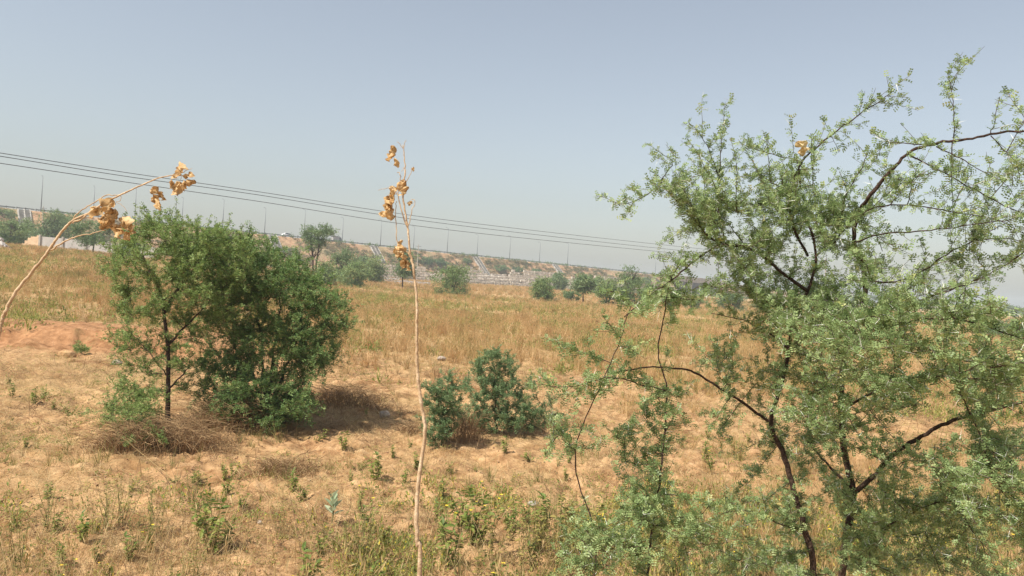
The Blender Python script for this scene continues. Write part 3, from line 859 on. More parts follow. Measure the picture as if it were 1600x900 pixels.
def airy(p):
    x, y, _ = proj(np.array(p)); x, y = float(x[0]), float(y[0])
    if x > 1365 and y < 470: return random.random() < .72
    if y < 300: return random.random() < .75
    return True
def big_acacia():
    tr = Tree(11); D = 4.3
    g1 = ground_below(1285, 900, 4.4); g2 = ground_below(1318, 900, 4.3)
    tr.limb([g1] + L3([(1272, 900, 4.4), (1258, 830, 4.4), (1240, 765, 4.4), (1222, 705, 4.4), (1204, 660, 4.4), (1222, 600, 4.4), (1232, 545, 4.4), (1240, 500, 4.35), (1262, 455, 4.3), (1275, 400, 4.3), (1262, 340, 4.3)]), .021, .006)
    tr.limb([g2] + L3([(1316, 900, 4.3), (1322, 840, 4.3), (1333, 770, 4.3), (1318, 700, 4.3), (1314, 620, 4.3), (1322, 550, 4.3), (1345, 490, 4.3), (1352, 440, 4.3), (1346, 405, 4.3), (1334, 375, 4.25), (1342, 334, 4.2), (1357, 308, 4.1), (1379, 281, 4.05), (1400, 258, 4.0), (1426, 235, 3.95), (1463, 224, 3.9), (1510, 218, 3.85), (1557, 208, 3.8), (1602, 205, 3.75), (1660, 212, 3.7)]), .022, .004)
    lo = [
     ([(1206, 662, 4.4), (1190, 650, 4.38), (1150, 622, 4.3), (1118, 602, 4.2), (1085, 582, 4.1), (1050, 575, 4.0), (1000, 575, 3.9), (950, 585, 3.8)], .010, .003),
     ([(1333, 770, 4.3), (1365, 745, 4.2), (1395, 710, 4.1), (1440, 682, 4.0), (1480, 660, 3.9), (1535, 645, 3.8), (1600, 627, 3.7), (1650, 605, 3.6)], .015, .006),
     ([(1333, 770, 4.3), (1312, 745, 4.3), (1290, 722, 4.4), (1262, 690, 4.5)], .011, .004),
     ([(1262, 455, 4.3), (1215, 420, 4.3), (1180, 392, 4.25), (1146, 383, 4.2), (1109, 390, 4.15), (1081, 411, 4.1), (1053, 435, 4.0), (1020, 458, 3.9), (975, 495, 3.8)], .010, .0025),
     ([(1180, 392, 4.25), (1146, 383, 4.25), (1110, 372, 4.2), (1081, 338, 4.15), (1057, 313, 4.1), (1034, 285, 4.1), (1050, 258, 4.1), (1045, 245, 4.1)], .006, .002),
     ([(1034, 285, 4.1), (1010, 305, 4.1), (985, 316, 4.05), (965, 320, 4.0)], .003, .0015),
     ([(1134, 374, 4.2), (1125, 350, 4.2), (1122, 310, 4.2), (1124, 267, 4.2), (1127, 225, 4.2), (1128, 200, 4.2)], .0045, .0018),
     ([(1122, 275, 4.2), (1110, 240, 4.15), (1093, 208, 4.1), (1075, 190, 4.1)], .003, .0012),
     ([(1262, 400, 4.3), (1235, 340, 4.2), (1238, 290, 4.2), (1253, 253, 4.15), (1277, 229, 4.1), (1309, 204, 4.1), (1351, 173, 4.1), (1378, 155, 4.1), (1395, 142, 4.1)], .008, .0018),
     ([(1253, 253, 4.15), (1210, 242, 4.2), (1190, 236, 4.2), (1165, 228, 4.2)], .003, .0015),
     ([(1490, 220, 3.87), (1491, 180, 3.87), (1487, 145, 3.87), (1480, 113, 3.87)], .003, .0013),
     ([(1488, 222, 3.87), (1487, 270, 3.85), (1488, 310, 3.85), (1488, 345, 3.85)], .003, .0013),
     ([(1548, 209, 3.8), (1556, 180, 3.8), (1562, 150, 3.8)], .0025, .0012),
     ([(1463, 224, 3.9), (1430, 226, 3.8), (1400, 222, 3.8), (1378, 226, 3.8)], .0035, .0015),
     ([(1420, 240, 3.96), (1440, 252, 4.0), (1487, 276, 4.0), (1547, 309, 4.0), (1600, 334, 4.0), (1650, 350, 4.0)], .005, .002),
     ([(1463, 229, 3.9), (1501, 248, 3.8), (1533, 267, 3.8), (1580, 292, 3.8)], .0035, .0013),
     ([(1548, 212, 3.8), (1570, 235, 3.75), (1585, 250, 3.7), (1600, 258, 3.7)], .003, .0013),
     ([(1340, 345, 4.2), (1361, 326, 4.0), (1417, 320, 3.9), (1487, 332, 3.8), (1552, 341, 3.8), (1600, 365, 3.8)], .005, .0015),
     ([(1338, 378, 4.2), (1380, 365, 4.0), (1430, 362, 3.9), (1490, 355, 3.8), (1560, 345, 3.7), (1602, 338, 3.7)], .005, .0018),
     ([(1352, 440, 4.3), (1400, 440, 4.2), (1445, 421, 4.1), (1473, 402, 4.0), (1515, 379, 4.0), (1560, 372, 4.0), (1600, 378, 4.0)], .006, .002),
     ([(1345, 490, 4.3), (1403, 480, 4.1), (1454, 463, 4.0), (1520, 440, 3.9), (1570, 415, 3.9), (1600, 395, 3.9)], .007, .002),
     ([(1322, 550, 4.3), (1370, 520, 4.0), (1430, 500, 3.7), (1500, 500, 3.5), (1570, 520, 3.3), (1620, 540, 3.2)], .008, .002),
     ([(1232, 545, 4.4), (1200, 520, 4.5), (1160, 500, 4.6), (1110, 490, 4.7)], .006, .002),
     ([(1316, 640, 4.3), (1370, 610, 4.0), (1430, 590, 3.7), (1500, 590, 3.5), (1580, 600, 3.4)], .008, .002),
     ([(1322, 840, 4.3), (1360, 835, 4.1), (1400, 815, 3.9), (1450, 790, 3.8), (1500, 780, 3.7)], .008, .002),
     ([(1258, 830, 4.4), (1220, 820, 4.3), (1180, 800, 4.2), (1140, 800, 4.1)], .006, .002),
     ([(1262, 340, 4.3), (1210, 320, 4.3), (1170, 320, 4.3), (1130, 330, 4.3)], .004, .0015),
     ([(1275, 400, 4.3), (1310, 370, 4.3), (1320, 310, 4.2), (1350, 255, 4.1), (1355, 235, 4.1)], .005, .0015),
     ([(1240, 300, 4.2), (1205, 285, 4.3), (1180, 262, 4.3)], .003, .0013),
     ([(1490, 590, 3.5), (1530, 680, 3.5), (1560, 760, 3.5), (1600, 800, 3.5)], .004, .0015),
    ]
    nmain = 0
    for pts, a, b in lo: tr.limb(L3(pts), a, b, 0 if a >= .0099 else 1, 5, .0022)
    rg = random.Random(3)
    T = ellipse_targets(rg, [
        (1200, 350, 115, 80, 4.0, 4.8, 40), (1105, 325, 85, 55, 4.0, 4.6, 8), (1260, 440, 100, 75, 3.9, 4.8, 56), (1270, 320, 80, 60, 4.0, 4.5, 16), (1180, 450, 70, 50, 4.0, 4.8, 8),
        (1390, 320, 60, 50, 3.9, 4.4, 7), (1440, 430, 120, 50, 3.8, 4.6, 15), (1540, 380, 60, 60, 3.7, 4.3, 9), (1550, 280, 60, 50, 3.7, 4.1, 5), (1350, 460, 60, 55, 4.0, 4.6, 10),
        (1400, 530, 150, 55, 3.3, 4.4, 38), (1540, 560, 80, 80, 3.2, 4.2, 20), (1260, 510, 90, 45, 4.0, 4.8, 34), (1160, 540, 70, 50, 4.2, 4.8, 9),
        (1330, 640, 110, 70, 3.6, 4.6, 28), (1490, 680, 120, 70, 3.4, 4.2, 18), (1250, 680, 75, 60, 4.3, 4.9, 20), (1180, 610, 50, 30, 4.2, 4.6, 5), (1410, 780, 110, 60, 3.7, 4.5, 22), (1280, 780, 60, 60, 4.4, 4.9, 9),
        (1200, 850, 80, 55, 4.2, 4.8, 12), (1400, 865, 110, 40, 3.8, 4.6, 14), (1560, 800, 70, 100, 3.3, 4.2, 14), (1490, 600, 110, 70, 3.4, 4.2, 16), (1280, 590, 70, 50, 4.0, 4.7, 8), (1120, 860, 60, 50, 3.8, 4.5, 8), (1300, 880, 60, 20, 4.4, 4.8, 4),
        (1090, 430, 60, 60, 3.9, 4.4, 10)])
    tr.reach(T, rmax=.008, k=.007, up=.06, bend=.06, step=.06)
    # straight outer shoots radiating from the crown
    S_ = []
    for k in range(90):
        q = Vector(tr.sk[rg.randrange(len(tr.sk))]); c = Vector(pix(1290, 520, 4.3)); d = (q - c)
        if d.length < .35: continue
        d = (d.normalized() + Vector((rg.gauss(0, .35), rg.gauss(0, .35), .25 + rg.gauss(0, .3)))).normalized(); e = q + d * rg.uniform(.18, .38)
        ex, ey, _ = proj(np.array(e)); lim = 170 if ex[0] > 1365 else 215 - .25 * (float(ex[0]) - 1100)
        if ey[0] < lim or ex[0] < 985: continue
        S_.append((q, e))
    for q, e in S_: tr.limb([q, q.lerp(e, .5) + Vector((0, 0, .01)), e], .0028, .0012, 1, 4, .002)
    NP, ND = tr.twigs(.058, .07, .24, sub=.25, node=.0145, tipr=.0011, upb=.12, tang=.9, keep=airy); print('acacia nodes', len(NP))
    root = thing('thorn_tree', 'large feathery green thorn tree with white spines filling the right side in front', 'thorn tree', g1)
    tr.wood(root, MAT['bark'], MAT['twig'])
    leaves_on(tr, NP, ND, T_ACA, .020, .041, 2, 'foliage', MAT['thorn_leaf'], root)
    spines(tr, root, NP, ND, .15, .02, .062)
    return tr

def spines(tr, root, NP, ND, frac, lmin=.018, lmax=.06):
    rg = tr.rg; rng = tr.rng
    sel = np.nonzero(rng.random(len(NP)) < frac)[0]
    V = np.array([(-.5, 0, -.3), (.5, 0, -.3), (0, 1, 0), (0, 1, 0), (.5, 0, -.3), (0, 0, .6), (0, 1, 0), (0, 1, 0), (0, 0, .6), (-.5, 0, -.3), (0, 1, 0), (0, 1, 0)], float)
    V[:, 0] *= .045; V[:, 2] *= .045
    V[[3, 7, 11], 0] += .002
    Q = np.arange(12).reshape(-1, 4)
    P = np.repeat(NP[sel], 2, axis=0); d0 = ND[sel]; q = norm(rng.normal(size=d0.shape))
    D = np.empty_like(P); D[0::2] = norm(d0 + .9 * q); D[1::2] = norm(d0 - .9 * q)
    S = rng.uniform(lmin, lmax, len(P))
    me = batch('spine', [(V, Q)], P, frames(D, rng), S, rng)
    link('spine', me, MAT['thorn'], root, kind='stuff')
big_acacia()

def sapling(seed, label, stem, specs, r0, extra=(), dens=1.0):
    tr = Tree(seed)
    g = ground_below(*stem[0])
    tr.limb([g] + L3(stem), r0, .0025)
    for pts, a, b in extra: tr.limb(L3(pts), a, b, 1, 5, .002)
    tr.reach(ellipse_targets(random.Random(seed), specs), rmax=.005, k=.006, up=.1, bend=.1, step=.05)
    NP, ND = tr.twigs(.05, .05, .18, sub=.3, node=.013 / dens, tipr=.001, upb=.12, tang=1.0)
    root = thing('thorn_sapling', label, 'thorn sapling', g)
    tr.wood(root, MAT['bark'], MAT['twig'], k0=6)
    leaves_on(tr, NP, ND, T_ACA, .022, .042, 2, 'foliage', MAT['thorn_leaf'], root)
    spines(tr, root, NP, ND, .10)
sapling(21, 'slender thorn sapling with a dark thin stem just left of the large thorn tree', [(1012, 900, 3.9), (1020, 820, 3.9), (1032, 740, 3.9), (1040, 660, 3.9), (1040, 600, 3.95), (1028, 550, 4.0), (1038, 490, 4.0), (1045, 445, 4.0)],
        [(1040, 620, 25, 60, 3.8, 4.1, 10), (1000, 700, 45, 70, 3.7, 4.1, 16), (1000, 830, 50, 60, 3.6, 4.1, 20), (1080, 800, 40, 70, 3.6, 4.0, 6)], .007,
        [([(1040, 610, 3.9), (1000, 600, 3.8), (950, 590, 3.7), (890, 605, 3.6), (840, 600, 3.6)], .004, .0015)])
sapling(22, 'thin spiny shoots trailing across the grass left of the thorn sapling', [(930, 900, 3.6), (925, 820, 3.65), (900, 740, 3.7), (905, 680, 3.7), (935, 610, 3.7), (965, 540, 3.75), (985, 480, 3.8)],
        [(985, 490, 40, 60, 3.7, 3.9, 6), (930, 560, 60, 60, 3.6, 3.9, 7), (890, 690, 40, 60, 3.5, 3.8, 7), (930, 860, 90, 40, 3.2, 3.8, 16)], .004, (), .8)

# dry leaf caught in the thorn tree
def crumpled(seed, L=1.0, Wd=.72, nu=13, nv=11):
    rg = random.Random(seed); V = []; Q = []
    o = [rg.uniform(0, 30) for _ in range(2)]; roll = rg.uniform(1.2, 2.6); curl = rg.uniform(.6, 1.6)
    for i in range(nu):
        t = i / (nu - 1); w = Wd * (math.sin(math.pi * min(1, t * 1.02 + .03)) ** .6) * (1 - .3 * t) * .5
        w *= 1 + .35 * (float(vnoise(np.array(t * 7), np.array(seed * 1.3), 3)) - .5)
        for j in range(nv):
            s = (j / (nv - 1) - .5) * 2
            a = s * roll * .5
            x = math.sin(a) / roll * 2 * w * 1.3; z = (1 - math.cos(a)) / roll * 2 * w * 1.6
            yy = math.sin(t * curl) / curl * L; zz = (1 - math.cos(t * curl)) / curl * L * .8
            n = (float(fbm(np.array(t * 4 + o[0]), np.array(s * 2.5 + o[1]), seed, 3)) - .5)
            V.append((x + n * .14 + .06 * math.sin(t * 9 + seed), yy, z + zz + n * .75 + .09 * math.sin(s * 9 + t * 7)))
    for i in range(nu - 1):
        for j in range(nv - 1):
            a = i * nv + j; Q.append((a, a + 1, a + nv + 1, a + nv))
    V = np.array(V)
    var = np.clip(.5 + (fbm(V[:, 0] * 5 + seed, V[:, 1] * 5, 3) - .5) * 1.8, 0, 1)
    me = quad_mesh('leaf', V, np.array(Q), var, False); me.materials.append(MAT['dry_leaf'])
    return me
CR = [crumpled(s) for s in range(8)]
def place_leaf(parent, x, y, D, size, rg, down=.8, name='leaf'):
    o = bpy.data.objects.new(name, CR[rg.randrange(len(CR))]); COL.objects.link(o)
    p = Vector(pix(x, y, D)); d = Vector((rg.gauss(0, .45), rg.gauss(0, .45), -down)).normalized()
    q = d.to_track_quat('Y', 'Z'); q = q @ Matrix.Rotation(rg.random() * 6.28, 3, 'Y').to_quaternion()
    size *= .86
    o.rotation_mode = 'QUATERNION'; o.rotation_quaternion = q; o.scale = (size,) * 3
    if parent is not None: o.parent = parent; o.matrix_parent_inverse = mat_of(parent).inverted()
    o.location = p
    return o
rg = random.Random(2)
o = place_leaf(None, 1245, 222, 4.1, .075, rg, .3, 'dry_leaf'); me_ = o.data.copy(); me_.materials.clear(); me_.materials.append(leaf_mat('pale_dry_leaf', [(0, (.70, .52, .26)), (1, (.88, .74, .46))], .4)); o.data = me_; o.scale = (.085,) * 3; tag(o, 'pale curled dry leaf caught on a twig near the top of the thorn tree', 'dry leaf')
o = place_leaf(None, 1256, 230, 4.08, .06, rg, .9, 'dry_leaf'); o.data = me_; o.scale = (.06,) * 3; tag(o, 'smaller pale dry leaf tucked just under the curled one in the thorn tree', 'dry leaf')

# ------------------------------------------------------------------ dry stalks in front
def dry_stalk(label, stem, r0, r1, twigs_, leaves, wob=.002, seed=1):
    rg = random.Random(seed); random.seed(seed)
    g = ground_below(*stem[0])
    root = thing('dry_stalk', label, 'dry stalk', g)
    P = cr([g] + L3(stem), 8); n = len(P)
    P = [p + Vector((rg.gauss(0, wob * .35), rg.gauss(0, wob * .35), 0)) for p in P]
    R = [(r0 + (r1 - r0) * i / (n - 1)) * (1.0 + (.12 if i % 9 == 4 else 0)) for i in range(n)]
    link('stem', MB().tube(P, R, 8, wob=.12).mesh('stem', True), MAT['stalk'], root)
    for pts, a, b in twigs_:
        Q = cr(L3(pts), 5); m = len(Q)
        Q = [p + Vector((rg.gauss(0, wob * .5), rg.gauss(0, wob * .5), rg.gauss(0, wob * .5))) for p in Q]
        link('branch', MB().tube(Q, [a + (b - a) * i / (m - 1) for i in range(m)], 6).mesh('branch', True), MAT['stalk'], root)
    for x, y, D, s in leaves: place_leaf(root, x, y, D, s, rg)
D = 2.0
dry_stalk('tall upright dry stalk with curled brown leaves in the middle of the view',
    [(655, 905, D), (652, 850, D), (651, 790, D), (657, 730, D), (664, 670, D), (658, 630, D), (652, 580, D), (651, 520, D), (651, 470, D), (646, 420, D), (640, 390, D), (637, 355, D), (630, 310, D), (633, 270, D), (632, 245, D), (630, 226, D)], .0064, .0010,
    [([(648, 432, D), (644, 410, D), (638, 395, D)], .003, .0022), ([(637, 355, D), (628, 330, D), (622, 305, D), (624, 285, D), (625, 272, D), (621, 268, D)], .0016, .0009), ([(637, 360, D), (641, 340, D), (646, 322, D), (648, 312, D), (643, 311, D)], .0012, .0007),
     ([(640, 395, D), (626, 390, D), (620, 375, D), (619, 350, D), (618, 325, D), (620, 315, D)], .0016, .0008), ([(624, 286, D), (633, 275, D), (632, 262, D), (627, 268, D)], .001, .0006), ([(632, 290, D), (640, 275, D), (645, 262, D)], .001, .0006),
     ([(630, 232, D), (624, 224, D), (620, 222, D)], .0009, .0005), ([(630, 232, D), (633, 222, D), (634, 219, D)], .0009, .0005), ([(591, 297, D), (600, 295, D), (610, 294, D), (618, 300, D), (622, 305, D)], .0006, .0009)],
    [(618, 230, D, .032), (614, 240, D, .035), (619, 248, D, .03), (611, 290, D, .035), (608, 305, D, .045), (604, 318, D, .05), (609, 322, D, .045), (600, 330, D, .035), (612, 310, D, .04), (634, 283, D, .04), (635, 292, D, .038),
     (646, 261, D, .014), (643, 314, D, .018), (628, 375, D, .022), (622, 386, D, .035), (632, 388, D, .035), (625, 395, D, .035), (634, 402, D, .04), (636, 408, D, .035), (629, 384, D, .03)], seed=4)
D = 2.2
dry_stalk('bent dry stalk leaning in from the left edge with clusters of curled tan leaves',
    [(-30, 720, D), (-18, 640, D), (-8, 560, D), (0, 512, D), (8, 488, D), (26, 455, D), (50, 425, D), (75, 393, D), (92, 368, D), (112, 346, D), (138, 333, D), (165, 316, D), (200, 299, D), (240, 281, D), (262, 275, D), (278, 272, D)], .0066, .0012,
    [([(112, 346, D), (124, 330, D), (145, 318, D), (165, 306, D), (182, 305, D), (188, 304, D)], .002, .001), ([(79, 391, D), (100, 378, D), (120, 370, D), (145, 364, D), (168, 358, D)], .0026, .0011),
     ([(188, 304, D), (188, 313, D), (182, 316, D), (192, 321, D), (198, 331, D)], .0010, .0006), ([(112, 347, D), (125, 344, D), (142, 330, D)], .0026, .002), ([(278, 272, D), (283, 275, D), (282, 282, D)], .001, .0006), ([(278, 272, D), (292, 266, D), (300, 263, D)], .001, .0006)],
    [(146, 322, D, .05), (150, 326, D, .04), (178, 313, D, .055), (174, 325, D, .06), (182, 328, D, .06), (164, 338, D, .05), (158, 343, D, .045), (170, 335, D, .05), (186, 340, D, .055), (180, 350, D, .05), (198, 340, D, .055), (204, 344, D, .035), (202, 355, D, .04), (186, 356, D, .045), (196, 362, D, .035),
     (284, 256, D, .04), (281, 262, D, .045), (268, 281, D, .04), (278, 283, D, .05), (288, 282, D, .04), (276, 293, D, .035), (302, 272, D, .04), (305, 282, D, .035), (247, 292, D, .04), (242, 304, D, .045), (246, 312, D, .04), (249, 299, D, .035)], seed=5)

# ------------------------------------------------------------------ middle bushes
def world_ellipsoid(rg, c, rx, ry, rz, n, shell=.5):
    out = []
    while len(out) < n:
        v = Vector([rg.uniform(-1, 1) for _ in range(3)]); l = v.length
        if l > 1 or l < shell * rg.random(): continue
        out.append((c[0] + v.x * rx, c[1] + v.y * ry, max(c[2] + v.z * rz, .05 + float(terrain(c[0], c[1])))))
    return out

def mid_tree():
    tr = Tree(31); Dm = 13.6; base = hit(262, 668); Dm = depth(base)
    tr.limb([tuple(base)] + L3([(262, 640, Dm), (263, 590, Dm), (262, 540, Dm), (256, 490, Dm), (250, 455, Dm), (232, 420, Dm), (222, 395, Dm)]), .055, .012)
    for pts, a, b in [([(256, 490, Dm), (275, 455, Dm), (300, 425, Dm - .2), (320, 395, Dm - .3)], .03, .008), ([(262, 540, Dm), (290, 510, Dm), (320, 480, Dm), (345, 450, Dm)], .025, .006),
                      ([(263, 590, Dm), (240, 560, Dm), (215, 530, Dm), (190, 500, Dm)], .012, .003), ([(262, 610, Dm), (285, 585, Dm), (300, 570, Dm)], .02, .005)]:
        tr.limb(L3(pts), a, b, 0, 5, .01)
    rg = random.Random(5)
    T = ellipse_targets(rg, [(250, 400, 70, 42, Dm - .8, Dm + .8, 60), (325, 410, 75, 55, Dm - .8, Dm + .8, 85), (250, 470, 60, 40, Dm - .6, Dm + .6, 34), (200, 440, 25, 40, Dm - .4, Dm + .4, 12),
                             (320, 490, 50, 40, Dm - .6, Dm + .6, 26), (215, 560, 45, 45, Dm - .4, Dm + .4, 22), (280, 560, 35, 60, Dm - .5, Dm + .5, 24), (200, 640, 45, 45, Dm - .6, Dm + .3, 26), (240, 362, 45, 14, Dm - .5, Dm + .5, 12), (235, 630, 30, 30, Dm - .4, Dm + .4, 12)])
    for k in range(40):
        a = rg.uniform(-.3, 3.5); f = rg.uniform(1.0, 1.3); T.append(tuple(pix(265 + 85 * f * math.cos(a), 420 - 62 * f * math.sin(a), Dm + rg.uniform(-.6, .6))))
    tr.reach(T, rmax=.012, k=.010, up=.1, bend=.1, step=.10, tip=.003)
    NP, ND = tr.twigs(.085, .12, .40, sub=.5, node=.031, tipr=.0025, upb=.2, tang=.9); print('mid', len(NP))
    root = thing('thorn_bush', 'taller airy green thorn bush with a visible dark trunk on the left', 'thorn bush', tuple(base))
    tr.wood(root, MAT['bark'], MAT['twig'])
    leaves_on(tr, NP, ND, T_MID, .033, .064, 2, 'foliage', MAT['tall_leaf'], root)
mid_tree()

def dense_bush():
    tr = Tree(32); base = hit(415, 655); Dm = depth(base)
    b = tuple(base)
    for x, y in ((360, 480), (400, 430), (440, 450), (480, 500), (430, 560)):
        p = pix(x, y, Dm); m = (np.array(b) * .5 + p * .5) + np.array([0, 0, .05])
        tr.limb([b, tuple(m), tuple(p)], .04, .01, 0, 6, .015)
    rg = random.Random(6)
    T = ellipse_targets(rg, [(365, 402, 70, 26, Dm - .9, Dm + 1.0, 90), (420, 438, 78, 36, Dm - 1.1, Dm + 1.0, 110), (455, 480, 75, 45, Dm - 1.2, Dm + 1.0, 110), (430, 560, 80, 55, Dm - 1.3, Dm + .8, 130), (360, 470, 50, 70, Dm - .9, Dm + .9, 70),
                             (405, 632, 88, 30, Dm - 1.4, Dm + .1, 150), (350, 590, 45, 50, Dm - .8, Dm + .5, 70), (495, 540, 35, 40, Dm - .8, Dm + .6, 26)])
    for k in range(80):
        a = rg.uniform(-.5, 3.4); cx, cy, rx, ry = rg.choice([(375, 435, 85, 55), (450, 500, 80, 62)])
        f = rg.uniform(1.0, 1.25); T.append(tuple(pix(cx + rx * f * math.cos(a), cy - ry * f * math.sin(a), Dm + rg.uniform(-.8, .8))))
    T = [t for t in T if t[2] > terrain(t[0], t[1]) + .05]
    tr.reach(T, rmax=.014, k=.010, up=.1, bend=.1, step=.12, tip=.003, pen=.6)
    NP, ND = tr.twigs(.085, .12, .40, sub=.5, node=.036, tipr=.0025, upb=.2, tang=.9); print('dense', len(NP))
    ok = NP[:, 2] > terrain(NP[:, 0], NP[:, 1]) + .02
    NP, ND = NP[ok], ND[ok]
    root = thing('thorn_bush', 'dense dark green thorn bush right of the airy one, casting a shadow to its right', 'thorn bush', b)
    tr.wood(root, MAT['bark'], MAT['twig'])
    leaves_on(tr, NP, ND, T_MID, .036, .068, 2, 'foliage', MAT['bush_leaf'], root)
dense_bush()

def small_shrub(seed, label, x, ybase, spec, mat, leaf=(.02, .05), feather=True):
    tr = Tree(seed); base = hit(x, ybase); Dm = depth(base)
    specs = [(cx, cy, rx, ry, Dm - dd, Dm + dd, n) for cx, cy, rx, ry, dd, n in spec]
    p = pix(spec[0][0], spec[0][1], Dm)
    tr.limb([tuple(base), tuple((np.array(base) + p) / 2), tuple(p)], .02, .005, 0, 5, .01)
    T = [t for t in ellipse_targets(random.Random(seed), specs) if t[2] > terrain(t[0], t[1]) + .03]
    tr.reach(T, rmax=.008, k=.008, up=.12, bend=.08, step=.08, tip=.002, pen=1.2)
    NP, ND = tr.twigs(.06, .06, .20, sub=.4, node=.030, tipr=.0018, upb=.6)
    ok = NP[:, 2] > terrain(NP[:, 0], NP[:, 1]) + .01
    root = thing('shrub', label, 'shrub', tuple(base))
    tr.wood(root, MAT['bark'], MAT['twig'], names=('stem', 'stem'))
    leaves_on(tr, NP[ok], ND[ok], T_MID, leaf[0], leaf[1], 2, 'foliage', MAT[mat], root)
small_shrub(41, 'blue green bush with a pointed top in the middle of the field', 775, 680, [(773, 585, 34, 36, .3, 100), (785, 635, 50, 38, .4, 150), (728, 640, 25, 30, .3, 26), (765, 660, 30, 22, .4, 30), (830, 655, 34, 18, .3, 36), (775, 553, 8, 10, .1, 8)], 'blue_leaf', (.030, .056))
small_shrub(42, 'low blue green bush just right of the upright dry stalk', 690, 700, [(690, 645, 32, 42, .3, 80), (680, 680, 24, 20, .3, 34), (705, 605, 40, 20, .3, 34)], 'blue_leaf', (.030, .056))
small_shrub(45, 'pale airy sprigs trailing right of the pointed blue green bush', 850, 665, [(850, 640, 35, 22, .3, 30), (820, 610, 25, 22, .3, 18)], 'blue_leaf', (.022, .04))
small_shrub(43, 'low green undergrowth at the foot of the trunk of the airy bush', 228, 705, [(225, 690, 42, 22, .4, 20), (205, 650, 45, 35, .4, 18)], 'tall_leaf', (.026, .046))
small_shrub(44, 'tiny feathery seedling on the red earth mound', 127, 553, [(127, 545, 12, 7, .2, 12)], 'tall_leaf', (.05, .08))

# ------------------------------------------------------------------ dry brush
def tangle(seed, label, x, y, w, h, n, lean=.4, mat='drytangle', name='dry_brush'):
    rg = random.Random(seed); base = hit(x, y); Dm = depth(base); s = Dm / F_PX
    mb = MB(); var = []
    for _ in range(n):
        a = rg.gauss(0, w * s * .42); b = rg.gauss(0, w * s * .28)
        px_, py_ = base.x + a, base.y + b; z = float(terrain(px_, py_))
        hh = h * s * rg.uniform(.35, 1.0) * math.exp(-(a / (w * s * .7)) ** 2)
        an = rg.random() * 6.28; dx, dy = math.cos(an) * lean, math.sin(an) * lean
        P = [Vector((px_, py_, z))]
        k = 5
        for j in range(1, k + 1):
            f = j / k
            P.append(Vector((px_ + dx * f * f * hh * 2.2 + rg.gauss(0, .015), py_ + dy * f * f * hh * 2.2 + rg.gauss(0, .015), z + hh * (f - .45 * f * f * f) + rg.gauss(0, .012))))
        n0 = len(mb.v); r = rg.uniform(.002, .0045)
        mb.tube(P, [r, r, r * .9, r * .8, r * .6, r * .4], 3, cap=False)
        var += [rg.random()] * (len(mb.v) - n0)
    me = mb.mesh(name); at = me.attributes.new('var', 'FLOAT', 'POINT'); at.data.foreach_set('value', var)
    root = thing(name, label, 'dry brush', tuple(base))
    link('stalk', me, MAT[mat], root, kind='stuff')
tangle(51, 'tangled heap of dry brown stems under the trunk of the airy bush', 275, 705, 110, 85, 1000)
tangle(52, 'low dry brown clump in front of the dense green bush', 440, 742, 75, 50, 480)
tangle(53, 'dry brown stems in the shade at the right foot of the dense bush', 535, 632, 105, 62, 800)
tangle(54, 'dry stems growing between the two blue green bushes', 728, 690, 45, 90, 260, .25)
tangle(55, 'dry brown tuft left of the upright stalk beside the low bush', 640, 680, 30, 35, 120)
tangle(56, 'dry grass between the airy trunk and the dense bush', 350, 665, 80, 90, 700)
tangle(57, 'dead reddish stems at the left foot of the airy bush', 200, 700, 75, 85, 700)
tangle(58, 'dry reddish weeds behind the straight stalk', 690, 590, 60, 45, 200, .2)

# ------------------------------------------------------------------ stones
for i, (x, y, w, h, lab, m) in enumerate([
    (601, 652, 17, 12, 'pale pink stone on bare soil left of the straight dry stalk', 'fieldstone'), (184, 570, 17, 9, 'pale stone at the right end of the red mound', 'fieldstone'),
    (834, 790, 20, 6, 'flat pale stone in the weeds right of the stalk', 'concrete'), (690, 562, 14, 6, 'small grey stone behind the blue green bushes', 'fieldstone'),
    (406, 818, 8, 5, 'small pale stone on the soil between the two yellow flowered weeds', 'fieldstone'), (275, 695, 8, 6, 'small grey stone among the brown stems', 'fieldstone'),
    (104, 560, 30, 14, 'red clod of earth at the hollow in the mound', 'ground')]):
    p = hit(x, y)
    if p is None: continue
    s = depth(p) / F_PX
    me = rock_mesh(90 + i, w * s, w * s * .8, h * s * 1.3)
    o = bpy.data.objects.new('stone' if m != 'ground' else 'earth_clod', me); COL.objects.link(o); o.location = (p.x, p.y, p.z + h * s * .3)
    me.materials.append(MAT[m]); tag(o, lab, 'stone' if m != 'ground' else 'clod')

